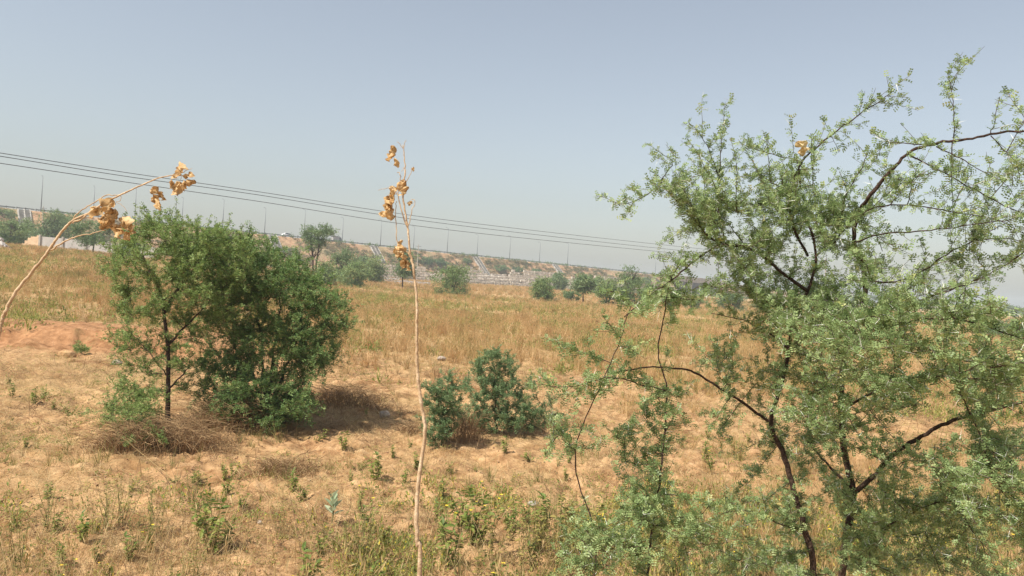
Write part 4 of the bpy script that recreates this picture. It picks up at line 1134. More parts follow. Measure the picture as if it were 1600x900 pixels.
# ------------------------------------------------------------------ weeds
def weed_proto(name, label, cat, seed, h, nst, leafs, lsz, mat, tm, flowers=0, spread=.35, group=None, leafup=.3):
    rg = random.Random(seed); rng = np.random.default_rng(seed)
    root = thing(name, label, cat, (0, 0, -50), 0, group)
    mb = MB(); NP = []; ND = []; FP = []
    for i in range(nst):
        an = rg.random() * 6.28; d = Vector((math.cos(an) * spread * rg.random(), math.sin(an) * spread * rg.random(), 1)).normalized()
        hh = h * rg.uniform(.6, 1.05); P = [Vector((rg.gauss(0, .02), rg.gauss(0, .02), -.02))]; c = d
        for k in range(5):
            c = (c + Vector((rg.gauss(0, .12), rg.gauss(0, .12), .05))).normalized(); P.append(P[-1] + c * hh / 5)
        mb.tube(P, [.004, .0035, .003, .0025, .002, .0012], 4, cap=False)
        for k in range(leafs):
            f = rg.uniform(.12, 1.0) * 4.99; j = int(f); p = P[j].lerp(P[j + 1], f - j)
            a2 = rg.random() * 6.28
            NP.append(tuple(p)); ND.append((math.cos(a2), math.sin(a2), leafup + rg.gauss(0, .3)))
        if rg.random() < flowers / max(1, nst) * 1.5: FP.append(P[-1])
    link('stem', mb.mesh('stem'), MAT['greenstem'], root, world=False)
    NP = np.array(NP); ND = norm(np.array(ND))
    S = rng.uniform(lsz * .6, lsz * 1.15, len(NP)); up = np.tile([[0, 0, 1.0]], (len(NP), 1)) + rng.normal(size=NP.shape) * .3
    link('foliage', batch('foliage', tm, NP, frames(ND, rng, up), S, rng), MAT[mat], root, kind='stuff', world=False)
    for p in FP:
        P2 = np.array([tuple(p)] * 6); a = np.arange(6) * 1.047 + rg.random(); DD = np.stack([np.cos(a), np.sin(a), np.full(6, .5)], -1)
        link('flower', batch('flower', [ovate(1, .7, .1, .1)], P2, frames(norm(DD), rng, np.tile([[0, 0, 1.0]], (6, 1))), np.full(6, .022), rng), MAT['petal'], root, world=False)
    return root
MAT['greenstem'] = rough_mat('greenstem', [(.3, (.16, .16, .06)), (.7, (.30, .24, .11))], 30, .7, 0)
G = 'small weeds scattered over the bare soil'
used = set()
PROT = {
 'leafy': weed_proto('leafy_weed', 'w', 'weed', 61, .34, 5, 20, .062, 'weed_leaf', T_OV, 0, .35, G),
 'leafy2': weed_proto('leafy_weed', 'w', 'weed', 62, .26, 5, 22, .05, 'weed_leaf', T_OV, 0, .8, G),
 'flower': weed_proto('flowering_weed', 'w', 'flowering weed', 63, .34, 5, 22, .05, 'weed_leaf', T_OV, 1, .35, 'yellow flowered weeds'),
 'flower2': weed_proto('flowering_weed', 'w', 'flowering weed', 64, .28, 5, 18, .045, 'weed_yellow', T_OV, 1, .5, 'yellow flowered weeds'),
 'mat': weed_proto('creeping_weed', 'w', 'creeping weed', 65, .22, 9, 12, .04, 'weed_leaf', T_OV, 0, 2.2, 'creeping weeds hugging the soil', .5),
 'tall': weed_proto('tall_weed', 'w', 'weed', 66, .62, 5, 26, .05, 'weed_yellow', T_OV, 0, .25, 'tall thin weeds along the near edge'),
 'wisp': weed_proto('wispy_weed', 'w', 'weed', 67, .5, 8, 18, .035, 'weed_yellow', T_OV, 0, .5, 'tall thin weeds along the near edge'),
}
MARKS = [('the airy thorn bush', 262, 680), ('the dense thorn bush', 430, 665), ('the upright stalk', 655, 760), ('the milkweed', 518, 822), ('the pointed blue green bush', 775, 690), ('the low blue green bush', 690, 700),
         ('the thorn sapling', 1020, 880), ('the thorn tree trunks', 1290, 880), ('the low brown clump', 435, 750), ('the heap of brown stems', 300, 725), ('the flat pale stone', 834, 790), ('the red mound', 80, 570), ('the pale pink stone', 601, 652)]
def region(x, y):
    m = min(MARKS, key=lambda m: abs(m[1] - x) + 1.3 * abs(m[2] - y)); dx, dy = x - m[1], y - m[2]; d = math.hypot(dx, dy)
    far = 'just ' if d < 45 else ('' if d < 130 else 'well ')
    if abs(dx) > 2.2 * abs(dy): w = 'left of' if dx < 0 else 'right of'
    elif abs(dy) > 2.2 * abs(dx): w = 'in front of' if dy > 0 else 'behind'
    else: w = ('in front and ' if dy > 0 else 'behind and ') + ('left of' if dx < 0 else 'right of')
    return far + w + ' ' + m[0]
WL = {'leafy': 'upright green weed', 'leafy2': 'spreading green weed', 'flower': 'green yellow flowered weed', 'flower2': 'yellowish flowering weed',
      'mat': 'flat creeping weed', 'tall': 'thin yellowish weed', 'wisp': 'wispy sparse weed'}
def weed(kind, x, y, sc=1.0, rz=None, label=None):
    p = hit(x, y)
    if p is None: return
    rz = random.random() * 6.28 if rz is None else rz
    lab = label or (('tiny ' if sc < .5 else 'small ' if sc < .85 else 'medium ' if sc < 1.1 else 'large ') + WL[kind] + ' ' + region(x, y))
    if kind not in used:
        used.add(kind); o = PROT[kind]; o.location = p; o.rotation_euler = (0, 0, rz); o.scale = (sc,) * 3; o['label'] = lab
    else: o = dup(PROT[kind], p, rz, sc, lab)
    return o
random.seed(99)
for k, x, y, s in [('leafy', 538, 705, 1.0), ('leafy', 590, 752, 1.3), ('leafy2', 615, 715, .9), ('leafy2', 650, 735, 1.0), ('leafy2', 632, 755, .9), ('leafy', 692, 780, .8), ('leafy2', 640, 700, .7),
                   ('flower', 560, 800, .9), ('flower', 570, 830, 1.1), ('flower2', 600, 850, 1.0), ('leafy', 330, 860, 1.7), ('leafy', 318, 830, 1.3), ('leafy2', 350, 850, 1.3), ('flower', 235, 865, 1.0),
                   ('flower2', 312, 755, .7), ('flower', 365, 750, .7), ('flower2', 205, 770, .6), ('leafy2', 72, 780, .9), ('leafy2', 85, 640, .8), ('mat', 60, 625, 1.6), ('mat', 110, 650, 1.3), ('leafy', 55, 632, 1.0),
                   ('leafy2', 380, 800, .9), ('leafy2', 470, 785, 1.0), ('leafy', 455, 770, .9), ('mat', 495, 690, 1.2), ('mat', 560, 735, 1.2), ('leafy', 790, 710, .9), ('mat', 830, 720, 1.1), ('leafy2', 884, 750, .9), ('leafy2', 855, 715, .8),
                   ('leafy', 740, 850, 1.7), ('leafy', 720, 830, 1.5), ('flower', 795, 830, 1.3), ('flower', 690, 850, 1.2), ('flower2', 760, 810, 1.0), ('tall', 820, 890, 1.2), ('tall', 770, 880, 1.2), ('tall', 880, 870, 1.3),
                   ('leafy', 850, 840, 1.6), ('leafy2', 900, 830, 1.6), ('tall', 930, 860, 1.3), ('leafy', 700, 890, 1.5), ('leafy2', 505, 870, 1.1), ('leafy', 1100, 720, 1.1), ('leafy2', 1130, 670, 1.2), ('flower', 1110, 740, 1.2),
                   ('mat', 1090, 650, 1.2), ('mat', 1150, 700, 1.2), ('leafy2', 705, 740, .8), ('flower', 740, 790, 1.0), ('wisp', 190, 820, 1.1), ('wisp', 165, 830, 1.0), ('wisp', 300, 790, 1.0), ('leafy2', 40, 700, .8), ('leafy2', 12, 600, .9), ('leafy', 20, 620, .9)]:
    weed(k, x, y, s)
for i in range(46):
    x = random.uniform(0, 1180); y = random.uniform(600, 780)
    if 150 < x < 560 and y < 700: continue
    weed(random.choice(['leafy2', 'mat', 'mat', 'leafy2', 'flower2', 'leafy']), x, y, random.uniform(.3, .75))
for i in range(60):
    x = random.uniform(680, 1600); y = random.uniform(800, 960)
    weed(random.choice(['tall', 'wisp', 'tall', 'leafy', 'flower', 'wisp', 'leafy2']), x, y, random.uniform(.8, 1.4))
for i in range(30):
    x = random.uniform(0, 680); y = random.uniform(830, 960)
    weed(random.choice(['wisp', 'leafy2', 'flower2', 'wisp', 'leafy']), x, y, random.uniform(.6, 1.2))
for k, o in PROT.items():
    if k not in used:
        print('unused', k)

# milkweed with broad pale leaves
def milkweed(x, y, sc, label, seed):
    p = hit(x, y); rg = random.Random(seed)
    r = thing('milkweed', label, 'milkweed plant', tuple(p))
    h = .30 * sc
    link('stem', MB().tube([(p.x, p.y, p.z - .02), (p.x + .01, p.y, p.z + h * .5), (p.x, p.y, p.z + h)], [.012, .01, .006], 6).mesh('stem'), MAT['greenstem'], r)
    for i in range(9):
        f = .35 + .65 * i / 8; a = i * 2.3 + rg.random() * .4; el = .25 + .9 * f
        d = np.array([[math.cos(a) * math.cos(el), math.sin(a) * math.cos(el), math.sin(el)]])
        V, Q = ovate(1, .6, .35, .1)
        me = batch('leaf', [(V, Q)], np.array([[p.x, p.y, p.z + h * f]]), frames(d, RNG, np.array([[0, 0, 1.0]])), np.array([.15 * sc]), RNG)
        link('leaf', me, MAT['milkweed'], r)
milkweed(518, 822, 1.0, 'grey green milkweed with broad upright leaves near the bottom left of the stalk', 1)

# ------------------------------------------------------------------ far trees and bushes
def far_tree(x, yb, w, h, label, kind='bush', seed=0, mat='far_leaf', D=None, name='bush', dens=1.0):
    if D is None:
        p = hit(x, yb)
        if p is None: p = foot(x, yb, 200)
    else:
        q = pix(x, yb, D); p = Vector((q[0], q[1], float(surf(q[0], q[1]))))
    if 820 < x < 1080: w *= .86; h *= .92
    Dp = depth(p); s = Dp / F_PX; W2 = w * s / 2; H = h * s
    top = pix(x, yb - h, Dp)[2]; H = max(H * .6, top - p.z)
    rg = random.Random(seed); rng = np.random.default_rng(seed)
    r = thing(name, label, 'tree' if 'tree' in name else 'bush', tuple(p))
    # limbs
    tips = []; mb = MB(); nst = 3 if kind == 'bush' else rg.choice((1, 2))
    if kind == 'flat': nst = 3
    trunk_r = max(.05, .022 * H)
    for i in range(nst):
        a = rg.random() * 6.28; f = .35 if kind == 'bush' else .25
        p1 = p + Vector((math.cos(a) * W2 * f * .5, math.sin(a) * W2 * f * .5, H * .35)); p2 = p + Vector((math.cos(a) * W2 * f, math.sin(a) * W2 * f, H * .65))
        pb = p + Vector((rg.gauss(0, .1), rg.gauss(0, .1), -.2))
        mb.tube([pb, p1, p2], [trunk_r, trunk_r * .7, trunk_r * .35], 6)
        for _ in range(5):
            b = rg.random() * 6.28; c = p1.lerp(p2, rg.random()); e = c + Vector((math.cos(b) * W2 * .55, math.sin(b) * W2 * .55, H * rg.uniform(.05, .25)))
            mb.tube([c, c.lerp(e, .5) + Vector((0, 0, .05 * H)), e], [trunk_r * .4, trunk_r * .25, trunk_r * .1], 4, cap=False)
    link('trunk', mb.mesh('trunk'), MAT['bark'], r)
    # clumps
    nc = int(26 * dens) if kind != 'flat' else 26
    C = []
    for i in range(nc):
        v = Vector([rg.gauss(0, 1) for _ in range(3)]).normalized() * rg.uniform(.45, .98)
        if kind == 'bush': c = Vector((v.x * W2, v.y * W2 * .8, H * (.42 + .46 * v.z))); cr_ = H * rg.uniform(.10, .22)
        elif kind == 'tree': c = Vector((v.x * W2, v.y * W2 * .8, H * (.62 + .36 * v.z))); cr_ = H * rg.uniform(.08, .18)
        else:
            c = Vector((v.x * W2, v.y * W2, H * (.72 + .22 * v.z + .12 * abs(v.x)))); cr_ = H * rg.uniform(.04, .10)
        C.append((c, cr_))
    P = []; var = []
    q = max(.09, min(.34, s * 1.9))
    for c, cr_ in C:
        n = int(max(8, min(90, (cr_ / q) ** 2 * 9)))
        a = rng.normal(size=(n, 3)) * np.array([1.25, 1.25, .75]) * cr_ * .55 + np.array(c)
        P.append(a); var.append(np.clip(rng.random() * .5 + rng.random(n) * .5 + .12 * (a[:, 2] / H - .5), 0, 1))
    P = np.concatenate(P); var = np.concatenate(var)
    P[:, 2] = np.abs(P[:, 2] - .03) + .03
    P = P + np.array(p)
    S = rng.uniform(.7, 1.3, len(P)) * q
    me = batch('crown', T_CL, P, frames(rng.normal(size=P.shape), rng), S, rng, var)
    link('crown', me, MAT[mat], r, kind='stuff')
    return r
FT = [
 (12, 386, 62, 50, 'grey green bush at the left edge behind the rubble heap', 'bush', 'far_leaf', 130), (33, 366, 60, 34, 'bush behind the broken end of the cream wall', 'bush', 'far_leaf', 165), (78, 368, 50, 44, 'dark tree rising over the grey wall panels', 'bush', 'far_dark', 160),
 (112, 366, 60, 40, 'green bush behind the wall under the bent stalk', 'bush', 'far_leaf', 170), (145, 394, 78, 54, 'rounded tree with several dark trunks right of the wall', 'tree', 'far_dark', 105), (205, 396, 46, 26, 'pale scrub bush behind the left of the airy bush', 'bush', 'far_leaf', 110), (5, 345, 40, 24, 'bush high on the embankment at the left edge', 'bush', 'far_leaf', None),
 (492, 402, 50, 54, 'flat topped thorn tree silhouetted against the sky left of the small truck', 'flat', 'far_dark', 115), (530, 424, 44, 40, 'dark bush right under the flat topped thorn tree', 'bush', 'far_dark', 130), (568, 412, 30, 24, 'small blue green bush below the second chute', 'bush', 'far_dark', 190),
 (552, 436, 66, 34, 'wide bush at the field edge left of the rubble wall', 'bush', 'far_leaf', 112), (586, 424, 26, 28, 'bush touching the left end of the rubble wall', 'bush', 'far_leaf', 150), (511, 424, 26, 24, 'yellowish bush beside the dense bush top', 'bush', 'far_leaf', 100),
 (630, 432, 26, 40, 'narrow dark tree right behind the straight stalk', 'tree', 'far_dark', 130), (707, 446, 62, 40, 'big round bush standing in front of the gap between the stone walls', 'bush', 'far_leaf', 105),
 (664, 414, 26, 16, 'low dark bush above the rubble wall right of the pole', 'bush', 'far_dark', None), (688, 418, 30, 18, 'low bush on the slope above the big round bush', 'bush', 'far_dark', None), (728, 413, 14, 12, 'tiny dark bush beside the third chute', 'bush', 'far_dark', None),
 (780, 426, 34, 17, 'left of two low bushes above the long stone wall', 'bush', 'far_dark', None), (805, 428, 24, 14, 'right of two low bushes above the long stone wall', 'bush', 'far_dark', None), (848, 462, 36, 38, 'round bush in front of the long stone wall', 'bush', 'far_leaf', 110),
 (873, 438, 22, 22, 'small round dark bush on top of the stone wall', 'bush', 'far_dark', 200), (838, 432, 24, 16, 'small bush on the wall left of the round dark one', 'bush', 'far_dark', None), (892, 468, 34, 18, 'low wide bush right of the round bush', 'bush', 'far_dark', 120),
 (912, 463, 36, 40, 'open bush at the right end of the long stone wall', 'tree', 'far_dark', 115), (950, 472, 44, 44, 'bushy green shrub left of the tall conical tree', 'bush', 'far_leaf', 110), (934, 450, 30, 26, 'bush behind the shrub and the open bush', 'bush', 'far_leaf', 190),
 (981, 476, 44, 74, 'tall conical dark tree at the field edge left of the thorn tree', 'bush', 'far_dark', 108), (1012, 470, 34, 34, 'bush between the conical tree and the bridge', 'bush', 'far_leaf', 130), (1048, 478, 36, 34, 'bush in front of the bridge opening', 'bush', 'far_dark', 120),
 (1088, 484, 44, 22, 'low bush right of the bridge', 'bush', 'far_leaf', 115), (1140, 484, 50, 36, 'bush behind the left half of the thorn tree', 'bush', 'far_dark', 120), (1200, 486, 40, 24, 'low bush behind the trunk of the thorn tree', 'bush', 'far_leaf', 130),
 (1395, 488, 60, 16, 'distant low trees behind the right half of the thorn tree', 'bush', 'far_dark', 260), (1575, 520, 80, 32, 'dark trees at the right edge of the field', 'bush', 'far_dark', 85), (1500, 498, 60, 18, 'distant bush left of the trees at the right edge', 'bush', 'far_leaf', 170),
 (428, 379, 12, 9, 'small shrub on the slope below the car', 'bush', 'far_leaf', None), (330, 384, 60, 22, 'scrub on the slope above the green bushes', 'bush', 'far_leaf', None), (456, 398, 40, 14, 'olive scrub on the slope left of the thorn tree', 'bush', 'far_leaf', None),
 (1010, 446, 20, 18, 'small tree on the embankment top by the bridge', 'bush', 'far_dark', None),
]
for i, (x, yb, w, h, lab, kind, mt, D) in enumerate(FT):
    if D is None or D > 180: h *= .88
    far_tree(x, yb, w, h, lab, kind, 100 + i, mt, D, 'tree' if kind != 'bush' or 'tree' in lab else 'bush')

for i in range(13):
    x = 1340 + i * 27
    ht = far_tree(x, 487 + .065 * (x - 1600), 44 + 14 * math.sin(i * 2.1), 11 + 4 * math.sin(i * 1.7), 'hazy tree on the far horizon at the right end of the field', 'bush', 300 + i, 'far_dark', 420 + 60 * math.sin(i * 3.3), 'tree'); ht['group'] = 'hazy trees along the far right horizon'

# ------------------------------------------------------------------ ground cover (stuff, uses instances)
PC = bpy.data.collections.new('cover_sources')     # not linked: only a source of instances
def tuft(name, seed, n, h0, h1, spread, wid, mat, lean=.5, droop=.3, seg=2, base=.05):
    rg = random.Random(seed); V = []; Q = []; var = []
    for _ in range(n):
        an = rg.random() * 6.28; r = abs(rg.gauss(0, base)); x0 = math.cos(an) * r; y0 = math.sin(an) * r
        a2 = an + rg.gauss(0, .8); L = rg.uniform(h0, h1); le = abs(rg.gauss(0, lean)) * spread
        fa = rg.random() * 6.28; wx, wy = math.cos(fa) * wid, math.sin(fa) * wid
        b = len(V); vv = rg.random()
        for k in range(seg + 1):
            f = k / seg; w = (1 - f * .85) * .5
            x = x0 + math.cos(a2) * le * L * f * (1 + f * .6); y = y0 + math.sin(a2) * le * L * f * (1 + f * .6); z = L * f * (1 - droop * f * le) - .01
            V += [(x - wx * w, y - wy * w, z), (x + wx * w, y + wy * w, z)]; var += [vv, vv]
        for k in range(seg): q = b + 2 * k; Q.append((q, q + 1, q + 3, q + 2))
        if rg.random() < .3 and h1 > .7:      # a loose seed head
            b = len(V); x, y, z = V[-1][0], V[-1][1], V[-1][2]
            for q in range(2):
                ox, oy = wid * 1.2 * math.cos(q * 1.5 + fa), wid * 1.2 * math.sin(q * 1.5 + fa); b = len(V)
                V += [(x, y, z - .07), (x + ox, y + oy, z), (x, y, z + .06), (x - ox, y - oy, z)]; var += [min(1, vv + .2)] * 4; Q.append((b, b + 1, b + 2, b + 3))
    me = quad_mesh(name, np.array(V), np.array(Q), np.array(var)); me.materials.append(mat)
    o = bpy.data.objects.new(name, me); PC.objects.link(o); return o

def cover(name, label, cat, sources, P, rot, scl):
    col = bpy.data.collections.new(name + '_sources')
    for s in sources:
        if s.name in PC.objects: PC.objects.unlink(s)
        col.objects.link(s)
    me = bpy.data.meshes.new(name); n = len(P)
    me.vertices.add(n); me.vertices.foreach_set('co', np.asarray(P, np.float32).ravel())
    a = me.attributes.new('rot', 'FLOAT_VECTOR', 'POINT'); a.data.foreach_set('vector', np.asarray(rot, np.float32).ravel())
    a = me.attributes.new('scl', 'FLOAT_VECTOR', 'POINT'); a.data.foreach_set('vector', np.asarray(scl, np.float32).ravel())
    a = me.attributes.new('idx', 'INT', 'POINT'); a.data.foreach_set('value', RNG.integers(0, len(sources), n).astype(np.int32))
    me.update()
    o = bpy.data.objects.new(name, me); COL.objects.link(o); tag(o, label, cat, None, 'stuff')
    g = bpy.data.node_groups.new(name, 'GeometryNodeTree')
    g.interface.new_socket('Geometry', in_out='INPUT', socket_type='NodeSocketGeometry'); g.interface.new_socket('Geometry', in_out='OUTPUT', socket_type='NodeSocketGeometry')
    N = g.nodes; gi = N.new('NodeGroupInput'); go = N.new('NodeGroupOutput'); ip = N.new('GeometryNodeInstanceOnPoints'); ci = N.new('GeometryNodeCollectionInfo')
    ci.inputs['Collection'].default_value = col; ci.inputs['Separate Children'].default_value = True; ci.inputs['Reset Children'].default_value = True
    def na(nm, ty):
        x = N.new('GeometryNodeInputNamedAttribute'); x.data_type = ty; x.inputs['Name'].default_value = nm; return x.outputs['Attribute']
    Lk = g.links.new
    Lk(gi.outputs[0], ip.inputs['Points']); Lk(ci.outputs[0], ip.inputs['Instance']); ip.inputs['Pick Instance'].default_value = True
    Lk(na('idx', 'INT'), ip.inputs['Instance Index']); Lk(na('rot', 'FLOAT_VECTOR'), ip.inputs['Rotation']); Lk(na('scl', 'FLOAT_VECTOR'), ip.inputs['Scale'])
    Lk(ip.outputs[0], go.inputs[0])
    md = o.modifiers.new('cover', 'NODES'); md.node_group = g
    return o

def wedge(n, d0, d1, power, amax=.9):
    n = int(n * 1.2); u = RNG.random(n)
    D = (d0 ** power + u * (d1 ** power - d0 ** power)) ** (1 / power)
    az = RNG.uniform(-amax, amax, n); x = D * az; y = D
    return x, y, terrain(x, y)

def scatter(name, label, cat, sources, n, d0, d1, power, dens, smin, smax, grow=0.0, tilt=.15):
    x, y, z = wedge(n, d0, d1, power); n = len(x)
    px, py, dy, tall, nz = zones(x, y, z)
    t, en = emb_coords(x, y)
    p = dens(x, y, px, py, dy, tall, nz) * (en > 27) if d1 > 150 else dens(x, y, px, py, dy, tall, nz)
    k = RNG.random(len(x)) < p; x, y, z = x[k], y[k], z[k]; m = len(x)
    rot = np.stack([RNG.normal(size=m) * tilt, RNG.normal(size=m) * tilt, RNG.random(m) * 6.28], -1)
    s = RNG.uniform(smin, smax, m) * (1 + grow * sst(40, 150, y)); scl = np.stack([s, s, s * RNG.uniform(.75, 1.2, m)], -1)
    print(name, m)
    return cover(name, label, cat, sources, np.stack([x, y, z], -1), rot, scl)

gold = [tuft('golden_tuft', 200 + i, 22, .30, .78, .5, .010, MAT['golden'], .5) for i in range(5)]
gold_far = [tuft('golden_clump', 210 + i, 26, .3, .75, .5, .034, MAT['golden'], .5, seg=1, base=.22) for i in range(5)]
strw = [tuft('straw_tuft', 220 + i, 14, .05, .15, 1.6, .006, MAT['straw'], 1.1, seg=1, base=.06) for i in range(5)]
grn = [tuft('green_tuft', 230 + i, 14, .12, .42, .6, .010, MAT['greengrass'], .6) for i in range(5)]
stalks = [tuft('bare_stalk', 240 + i, 3, .3, .8, .7, .005, MAT['straw'], .5, seg=3, base=.05) for i in range(4)]
MAT['litter'] = leaf_mat('litter', [(0, (.06, .035, .018)), (.45, (.17, .095, .045)), (.7, (.36, .23, .11)), (1, (.22, .22, .08))], .1, .85, True)
lit = [tuft('litter', 250 + i, 8, .04, .16, 3.5, .011, MAT['litter'], 1.8, droop=.28, seg=1, base=.10) for i in range(5)]

def clod(seed):
    me = rock_mesh(seed, .05, .045, .032, 1); me.materials.append(MAT['clod']); me.name = 'clod'
    o = bpy.data.objects.new('clod', me); PC.objects.link(o); return o
MAT['clod'] = rough_mat('clod', [(.3, (.24, .135, .07)), (.7, (.46, .29, .165))], 30, .95, .5)
clods = [clod(400 + i) for i in range(4)]
def seedling(seed, r, n, sz, mat):
    rng = np.random.default_rng(seed); P = rng.normal(size=(n, 3)) * np.array([r, r, r * .35]); P[:, 2] = np.abs(P[:, 2]) + .01
    d = norm(np.stack([P[:, 0], P[:, 1], np.full(n, r * .5)], -1) + rng.normal(size=(n, 3)) * r * .5)
    me = batch('seedling', T_OV, P, frames(d, rng, np.tile([[0, 0, 1.0]], (n, 1)) + rng.normal(size=(n, 3)) * .4), rng.uniform(.6, 1.2, n) * sz, rng); me.materials.append(mat)
    o = bpy.data.objects.new('seedling', me); PC.objects.link(o); return o
MAT['seedling'] = leaf_mat('seedling', [(0, (.11, .15, .035)), (.45, (.22, .26, .06)), (.7, (.38, .36, .10)), (1, (.46, .40, .12))], .4, .6, True)
seeds = [seedling(420 + i, .07, 16, .035, MAT['seedling']) for i in range(4)]
fieldweeds = [seedling(430 + i, .13, 34, .06, MAT['seedling']) for i in range(3)]
for o_ in fieldweeds:
    for v_ in o_.data.vertices: v_.co.z *= 3.2
mound = lambda x, y: np.clip(np.exp(-(((x - MND[0]) / 7.4) ** 2) ** 1.6 - (((y - 25.0) / 2.6) ** 2) ** 1.5) * 1.6, 0, 1)
scatter('dry_grass', 'golden dry grass covering the field beyond the clearing', 'grass', gold, 60000, 14, 60, 1.6,
        lambda x, y, px, py, dy, tall, n: tall * (.15 + .85 * sst(.38, .62, fbm(x * .5, y * .5, 41))) * (1 - mound(x, y)) * (1 - .6 * sst(-150, -60, -px) * sst(20, 60, dy)) * .75, .45, 1.0)
scatter('dry_grass', 'golden dry grass far across the field up to the embankment', 'grass', gold_far, 60000, 50, 240, 1.35,
        lambda x, y, px, py, dy, tall, n: (.25 + .75 * sst(.35, .6, fbm(x * .16, y * .16, 42))) * .9, 0.42, .85, .1)
scatter('straw_litter', 'short pale straw lying over the soil of the clearing', 'straw', strw, 110000, 6.2, 45, 1.1,
        lambda x, y, px, py, dy, tall, n: (.10 + .75 * sst(.45, .62, fbm(x * .5, y * .5, 43)) + .4 * sst(120, 60, dy)) * (1 - mound(x, y)) * .42, .5, 1.1, 0, .3)
scatter('dead_plant_litter', 'brown dead stems and leaf litter strewn over the soil', 'litter', lit, 110000, 6.2, 40, 1.2,
        lambda x, y, px, py, dy, tall, n: (.16 + .6 * sst(.48, .66, fbm(x * .9, y * .9, 44))) * (1 - mound(x, y)) * .6, .4, 1.0, 0, .3)
scatter('green_grass', 'yellow green grass and small seedlings growing in patches', 'grass', grn, 60000, 6.2, 110, 1.3,
        lambda x, y, px, py, dy, tall, n: (sst(.58, .72, fbm(x * .45, y * .45, 45)) * .35 + sst(780, 850, py) * .12 * sst(.4, .6, fbm(x * 1.3, y * 1.3, 47)) + .12 * tall) * (1 - mound(x, y)), .35, 1.0)
scatter('bare_grass_stalks', 'thin bare straw stalks standing along the near edge', 'grass', stalks, 14000, 5.2, 12, 1.5,
        lambda x, y, px, py, dy, tall, n: sst(790, 860, py) * .30 + sst(950, 1200, px) * .12 * (py > 640), .4, 1.0, 0, .35)

scatter('soil_clods', 'small clods and pebbles strewn over the bare soil', 'clods', clods, 60000, 6.2, 40, 1.2,
        lambda x, y, px, py, dy, tall, n: (.10 + .7 * sst(.42, .65, fbm(x * .8, y * .8, 51))) * (1 - .8 * tall) * .5, .25, 1.0, 0, .5)
scatter('low_seedlings', 'tiny green and yellowing seedlings creeping over the soil', 'ground cover', seeds, 60000, 6.2, 45, 1.2,
        lambda x, y, px, py, dy, tall, n: sst(.47, .64, fbm(x * .7, y * .7, 52)) * (1 - mound(x, y)) * .42, .3, 1.1, 0, .2)
scatter('field_weeds', 'green leafy weeds standing among the dry golden grass', 'weeds', fieldweeds, 40000, 16, 120, 1.3,
        lambda x, y, px, py, dy, tall, n: tall * sst(.45, .62, fbm(x * .30, y * .30, 53)) * .6, .6, 1.4, 0, .15)
petals = []
for i in range(3):
    rng = np.random.default_rng(450 + i); o_ = seedling(455 + i, .10, 40, .042, MAT['seedling'])
    for v_ in o_.data.vertices: v_.co.z *= 2.2
    me = o_.data; V0 = np.array([v_.co[:] for v_ in me.vertices])
    o_.data.materials.append(MAT['petal'])
    for p_ in me.polygons:
        if rng.random() < .06: p_.material_index = 1
    petals.append(o_)
scatter('bank_weeds', 'dense yellow green weeds with tiny yellow flowers on the near bank', 'weeds', petals, 34000, 5.0, 13, 1.3,
        lambda x, y, px, py, dy, tall, n: (sst(745, 830, py) * (.12 + .88 * sst(450, 720, px)) * sst(.38, .56, fbm(x * .9, y * .9, 57)) * .24), .45, 1.15, 0, .15)
scatter('bank_grass', 'golden dry grass on the near bank at the bottom right', 'grass', gold, 14000, 5.0, 16, 1.3,
        lambda x, y, px, py, dy, tall, n: sst(900, 1250, px) * sst(640, 860, py + .12 * (px - 1000)) * sst(.35, .6, fbm(x * .9, y * .9, 54)) * .30, .35, .75)
# low scrub on the embankment
es = []
for i in range(5):
    rng = np.random.default_rng(300 + i); n = 26
    P = rng.normal(size=(n, 3)) * np.array([.45, .45, .22]); P[:, 2] = np.abs(P[:, 2]) + .1
    me = batch('scrub_clump', T_CL, P, frames(rng.normal(size=P.shape), rng), rng.uniform(.16, .3, n), rng)
    me.materials.append(MAT['scrub'] if 'scrub' in MAT else MAT.setdefault('scrub', leaf_mat('scrub', [(0, (.09, .12, .045)), (.4, (.17, .18, .075)), (.65, (.32, .23, .11)), (1, (.46, .34, .18))], .2, .8, True)))
    o = bpy.data.objects.new('scrub_clump', me); PC.objects.link(o); es.append(o)
n = 15000; t = RNG.uniform(-60, 560, n); nn = RNG.uniform(.5, 26, n)
ok = (fbm(t * .10, nn * .25, 61) > .40) & ((t < BR0 - 2) | (t > BR1 + 2)); t, nn = t[ok], nn[ok]
for x, ln, lab in CH:
    tt = t_of_px(x, 0); k = ~((np.abs(t - tt) < 2.4) & (nn < ln)); t, nn = t[k], nn[k]
x = E0[0] + EU[0] * t + EN[0] * nn; y = E0[1] + EU[1] * t + EN[1] * nn; z = surf(x, y)
s = RNG.uniform(.5, 1.5, len(x)) * (1 + .5 * (RNG.random(len(x)) < .05))
cover('embankment_scrub', 'brown and olive scrub covering the embankment slope', 'scrub', es, np.stack([x, y, z], -1), np.stack([np.zeros(len(x))] * 2 + [RNG.random(len(x)) * 6.28], -1), np.stack([s, s, s], -1))
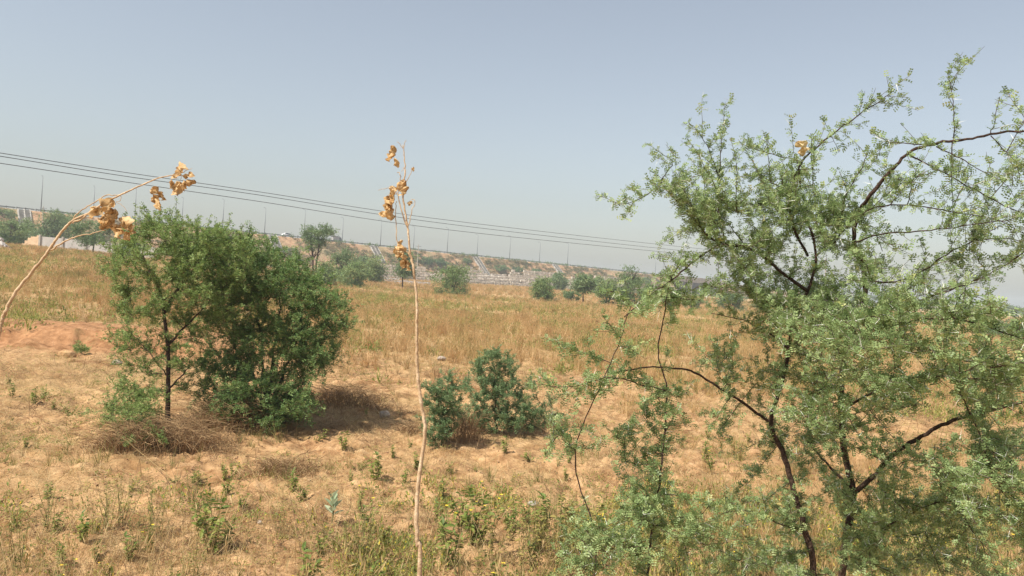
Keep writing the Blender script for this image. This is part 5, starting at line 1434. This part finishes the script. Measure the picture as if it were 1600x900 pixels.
# small shrubs along the road edge
n = 95; t = RNG.uniform(60, BR0 - 8, n); nn = RNG.uniform(-14.8, -13.8, n)
t = np.concatenate([t, RNG.uniform(0, BR0 - 6, 120)]); nn = np.concatenate([nn, RNG.uniform(.1, .8, 120)])
x = E0[0] + EU[0] * t + EN[0] * nn; y = E0[1] + EU[1] * t + EN[1] * nn; z = emb_top(t)
s = RNG.uniform(.5, 1.3, len(x))
es2 = []
for i in range(3):
    rng = np.random.default_rng(330 + i); P = rng.normal(size=(26, 3)) * np.array([.4, .4, .3]); P[:, 2] = np.abs(P[:, 2]) + .15
    me = batch('verge_shrub', T_CL, P, frames(rng.normal(size=P.shape), rng), rng.uniform(.16, .3, 26), rng); me.materials.append(MAT['far_dark'])
    o = bpy.data.objects.new('verge_shrub', me); PC.objects.link(o); es2.append(o)
cover('verge_shrubs', 'small dark shrubs lining the edge of the embankment road', 'shrubs', es2, np.stack([x, y, z], -1), np.stack([np.zeros(len(x))] * 2 + [RNG.random(len(x)) * 6.28], -1), np.stack([s, s, s], -1))

# ------------------------------------------------------------------ haze
def haze():
    m = bpy.data.materials.new('haze'); m.use_nodes = True; t = m.node_tree; t.nodes.clear()
    o = t.nodes.new('ShaderNodeOutputMaterial'); v = t.nodes.new('ShaderNodeVolumePrincipled')
    v.inputs['Color'].default_value = (.86, .92, .95, 1); v.inputs['Density'].default_value = HAZE_DENSITY; v.inputs['Anisotropy'].default_value = 0.0
    t.links.new(v.outputs[0], o.inputs['Volume'])
    me = MB().box((0, 0, 12.5), (3200, 3200, 36)).mesh('haze'); link('haze', me, m, kind='stuff')
    ob = bpy.data.objects['haze']; tag(ob, 'pale dusty haze hanging over the field and road', 'haze')
haze()

# where several of one group still share a label, tell them apart by their order across the view
by = {}
bpy.context.view_layer.update()
for o in COL.objects:
    if o.parent is None and 'label' in o: by.setdefault(o['label'], []).append(o)
for lab, os_ in by.items():
    if len(os_) < 2 or len(os_) > 5: continue
    os_.sort(key=lambda o: float(proj(np.array(o.location))[0][0]))
    words = {2: ['left of two', 'right of two'], 3: ['leftmost of three', 'middle of three', 'rightmost of three']}.get(len(os_), ['number %d from the left,' % (i + 1) for i in range(len(os_))])
    w = lab.replace(' medium', '').replace('medium ', '').replace('just ', '').replace('well ', '').split()
    for o, pre in zip(os_, words): o['label'] = pre + ' ' + ' '.join(w[:13])
